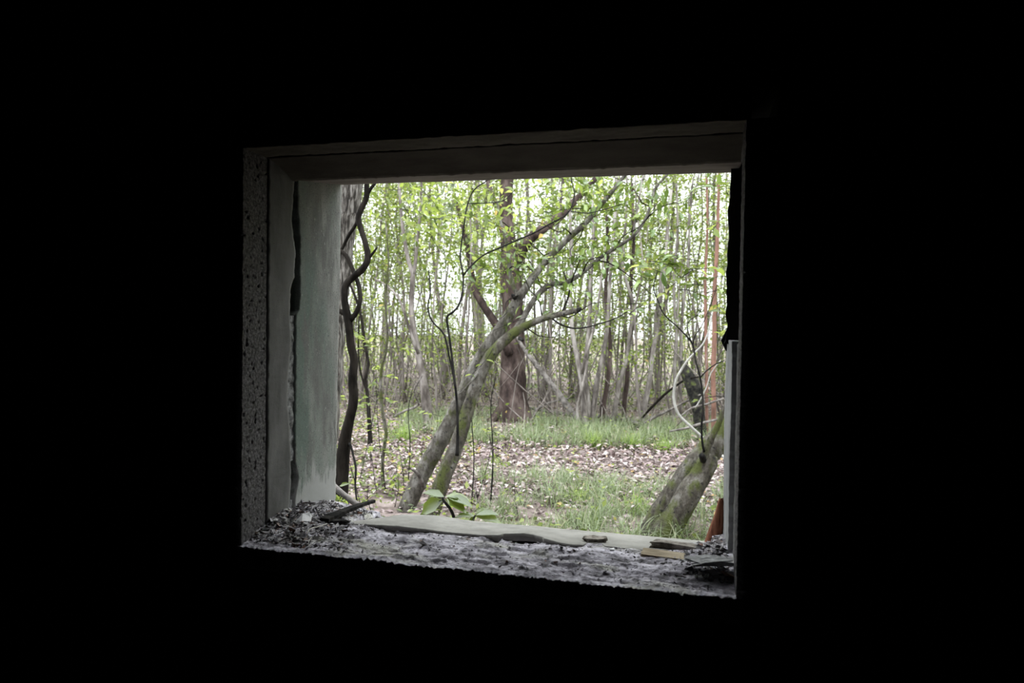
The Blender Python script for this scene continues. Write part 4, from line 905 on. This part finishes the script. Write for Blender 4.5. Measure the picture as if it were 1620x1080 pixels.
for i in range(2):      # taller crowned trees
    PROT.append(proto_tree(400+i, 10.5, .10, .30, 40, 3200, .09, 'bark_pole', 'leaf', .03, (.9, 2.2)))
for i in range(4):      # thin crooked whips with few leaves
    PROT.append(proto_tree(500+i, 5.5+.6*i, .015, .30, 14, 420, .08, 'bark_far', 'leaf', .075, (.4, 1.1)))
def make_proto(k):
    (V, F, m), (LVt, LTt, lm) = PROT[k]
    a = mesh_obj('trunk', V, F, m); b = fast_mesh('foliage', LVt, LTt, lm, kind='stuff')
    return a, b
used = {}
NAMES = ['pole_tree']*5+['understorey_sapling']*4+['thicket_shrub']*3+['crowned_tree']*2+['whip_stem']*4
CATS = ['tree']*5+['sapling']*4+['shrub']*3+['tree']*2+['sapling']*4
WHAT = ['slim pale pole tree']*5+['leafy understorey sapling']*4+['many-stemmed leafy shrub']*3+['stout leafy tree']*2+['thin crooked whip stem']*4
def where(px, Y):
    far = 'far back' if Y > 19 else ('midway' if Y > 13 else 'in front')
    side = ('behind left reveal' if px < 537 else 'left of forked tree' if px < 650 else 'between forked tree and big trunk' if px < 790 else
            'between big trunk and brown clump' if px < 920 else 'between clump and two-tone stem' if px < 1030 else 'right of two-tone stem' if px < 1165 else 'behind right jamb')
    return far+' '+side
PLACED = {}
def px_of(X, Y):
    v = np.array([X, Y, 1.5])-CAM; return 810+FPX*np.dot(v, RIGHT)/np.dot(v, _f)
def place(k, X, Y, rz, sc):
    lab = WHAT[k]+' '+where(px_of(X, Y), Y)
    t = thing(NAMES[k], lab, CATS[k], (X, Y, gz(X, Y)), WHAT[k]+'s of the thicket')
    PLACED.setdefault(lab, []).append((px_of(X, Y), t))
    t.rotation_euler = (0, 0, rz); t.scale = (sc, sc, sc)
    if k not in used:
        used[k] = make_proto(k); src = used[k]
    else:
        src = []
        for o in used[k]:
            c = o.copy(); col.objects.link(c); src.append(c)
    for o in src: o.parent = t
def scatter(n, kinds, y0, y1, margin, seed, scl=(.85, 1.15), power=1.):
    r = np.random.default_rng(seed)
    for i in range(n):
        Y = y0+(y1-y0)*r.random()**power
        a, b = xl(Y)-margin, xr(Y)+margin
        X = a+(b-a)*((i+r.random())/n if n > 8 else r.random())
        place(int(r.choice(kinds)), X, Y, r.uniform(0, 6.28), r.uniform(*scl))
scatter(22, [0, 1, 2, 3, 4], 10.3, 13.5, 1.6, 1)
scatter(24, [0, 1, 2, 3, 4], 13, 19, 2, 2)
scatter(15, [0, 1, 2, 3, 4], 19, 28, 2, 3)
scatter(60, [14, 15, 16, 17], 9.8, 14, .8, 9)
scatter(30, [14, 15, 16, 17], 14, 22, 1., 10)
scatter(14, [5, 6, 7, 8], 8.8, 12, 1., 4)
scatter(17, [5, 6, 7, 8], 12, 18, 1.2, 5)
scatter(13, [9, 10, 11], 11.5, 17, 1., 6, (.6, .9))
scatter(15, [9, 10, 11], 17, 28, 1.5, 7, (.7, 1.1))
scatter(4, [12, 13], 14, 26, 3, 8)
# unseen growth to both sides, the nearest rows added to screen out light
rs = np.random.default_rng(77)
for i in range(12): Y = rs.uniform(2.5, 13); place(int(rs.choice([12, 13, 3, 4])), xr(Y)+rs.uniform(1.6, 7), Y, rs.uniform(0, 6.3), rs.uniform(.8, 1.))  # unseen trees on the right, added to block sideways light
for i in range(12): place(int(rs.choice([9, 10, 11])), rs.uniform(2.6, 7.), rs.uniform(1.6, 6.), rs.uniform(0, 6.3), rs.uniform(.9, 1.2))  # unseen shrubs added right of the window to cut light on the left jamb
for i in range(7): place(int(rs.choice([9, 10, 11])), rs.uniform(-1., 2.2), rs.uniform(1.1, 1.7), rs.uniform(0, 6.3), rs.uniform(.26, .3))  # low shrubs hidden below the sill, added to darken the upper reveal
for i in range(9): Y = rs.uniform(3, 12); place(int(rs.choice([12, 13, 3, 4])), xl(Y)-rs.uniform(1.5, 6), Y, rs.uniform(0, 6.3), rs.uniform(.8, 1.))  # unseen trees on the left, likewise added against sideways light
for i in range(24): Y = rs.uniform(7, 26); place(int(rs.choice([0, 1, 2, 3, 4, 8, 14, 16])), xr(Y)+rs.uniform(1.2, 9), Y, rs.uniform(0, 6.3), rs.uniform(.85, 1.1))
for i in range(14): Y = rs.uniform(12, 28); place(int(rs.choice([9, 10, 11, 5, 6])), xr(Y)+rs.uniform(1.2, 11), Y, rs.uniform(0, 6.3), rs.uniform(.85, 1.2))
for i in range(16): Y = rs.uniform(8, 24); place(int(rs.choice([0, 1, 2, 3, 4, 8, 9, 10])), xl(Y)-rs.uniform(1., 8), Y, rs.uniform(0, 6.3), rs.uniform(.85, 1.1))
# brushwood
parts = []
for i in range(420):
    Y = rs.uniform(8.8, 17); X = rs.uniform(xl(Y)-.5, xr(Y)+.5); h = rs.uniform(.5, 2.2); ln = rs.normal(size=2)*.45*h
    b = np.array([X, Y, 0.]); tp = b+np.array([ln[0], ln[1], h]); m = (b+tp)/2+rs.normal(size=3)*.12*h
    r0 = rs.uniform(.004, .011); parts.append(tube([b, m, tp], [r0, r0*.8, r0*.4], 4, h/5, 0))
V, F = merge(parts); o = mesh_obj('brushwood', V, F, 'bark_far', None); o['kind'] = 'stuff'
tag(o, 'tangle of thin bare brushwood twigs filling the gaps between the stems', 'brushwood')
# far undergrowth
n = 14000
Yh = rs.uniform(10.8, 27, n); Xh = np.array([rs.uniform(xl(y)-1.5, xr(y)+1.5) for y in Yh])
keep = np.array([nz(x*.8, y*.5, 9.) > -.12 for x, y in zip(Xh, Yh)]); Xh, Yh = Xh[keep], Yh[keep]; n = len(Xh)
C = np.column_stack([Xh, Yh, rs.gamma(1.8, .20, n)+.03]); D = rs.normal(size=(n, 3)); D[:, 2] *= .5
V, T = leaf_soup(C, D, rs.normal(size=(n, 3))*.5+np.array([0, 0, 1]), rs.uniform(.06, .11, n), .5)
o = fast_mesh('undergrowth', V, T, 'leaf', kind='stuff'); tag(o, 'bright leafy undergrowth on the ground behind the tree stems', 'undergrowth')
# low herbs
n = 5200
Yh = rs.uniform(2.6, 10.5, n); Xh = np.array([xl(y)-.3+(float(P(760, 520, y)[0])-xl(y)+.3)*rs.random()**1.2 if rs.random() < .6 else xl(y)+(xr(y)-xl(y))*rs.random() for y in Yh])
keep = np.array([nz(x*1.4, y*1.1, 4.) > -.02 for x, y in zip(Xh, Yh)]); Xh, Yh = Xh[keep], Yh[keep]; n = len(Xh)
C = np.column_stack([Xh, Yh, [gz(x, y) for x, y in zip(Xh, Yh)]]); C[:, 2] += rs.gamma(1.6, .07, n)+.02
D = rs.normal(size=(n, 3)); D[:, 2] *= .4
V, T = leaf_soup(C, D, rs.normal(size=(n, 3))*.4+np.array([0, 0, 1]), rs.uniform(.03, .07, n), .55)
o = fast_mesh('ground_herbs', V, T, 'leaf', kind='stuff'); tag(o, 'low small-leaved herbs scattered over the forest floor', 'herbs')

ORD = ['leftmost', 'second from left', 'third from left', 'fourth from left', 'fifth from left', 'sixth from left', 'seventh from left', 'eighth from left', 'ninth from left', 'tenth from left', 'eleventh from left', 'twelfth from left']
for lab, lst in PLACED.items():
    if len(lst) > 1:
        for (px, t), w in zip(sorted(lst, key=lambda a: a[0]), ORD+['further right']*40): t['label'] = lab+', '+w
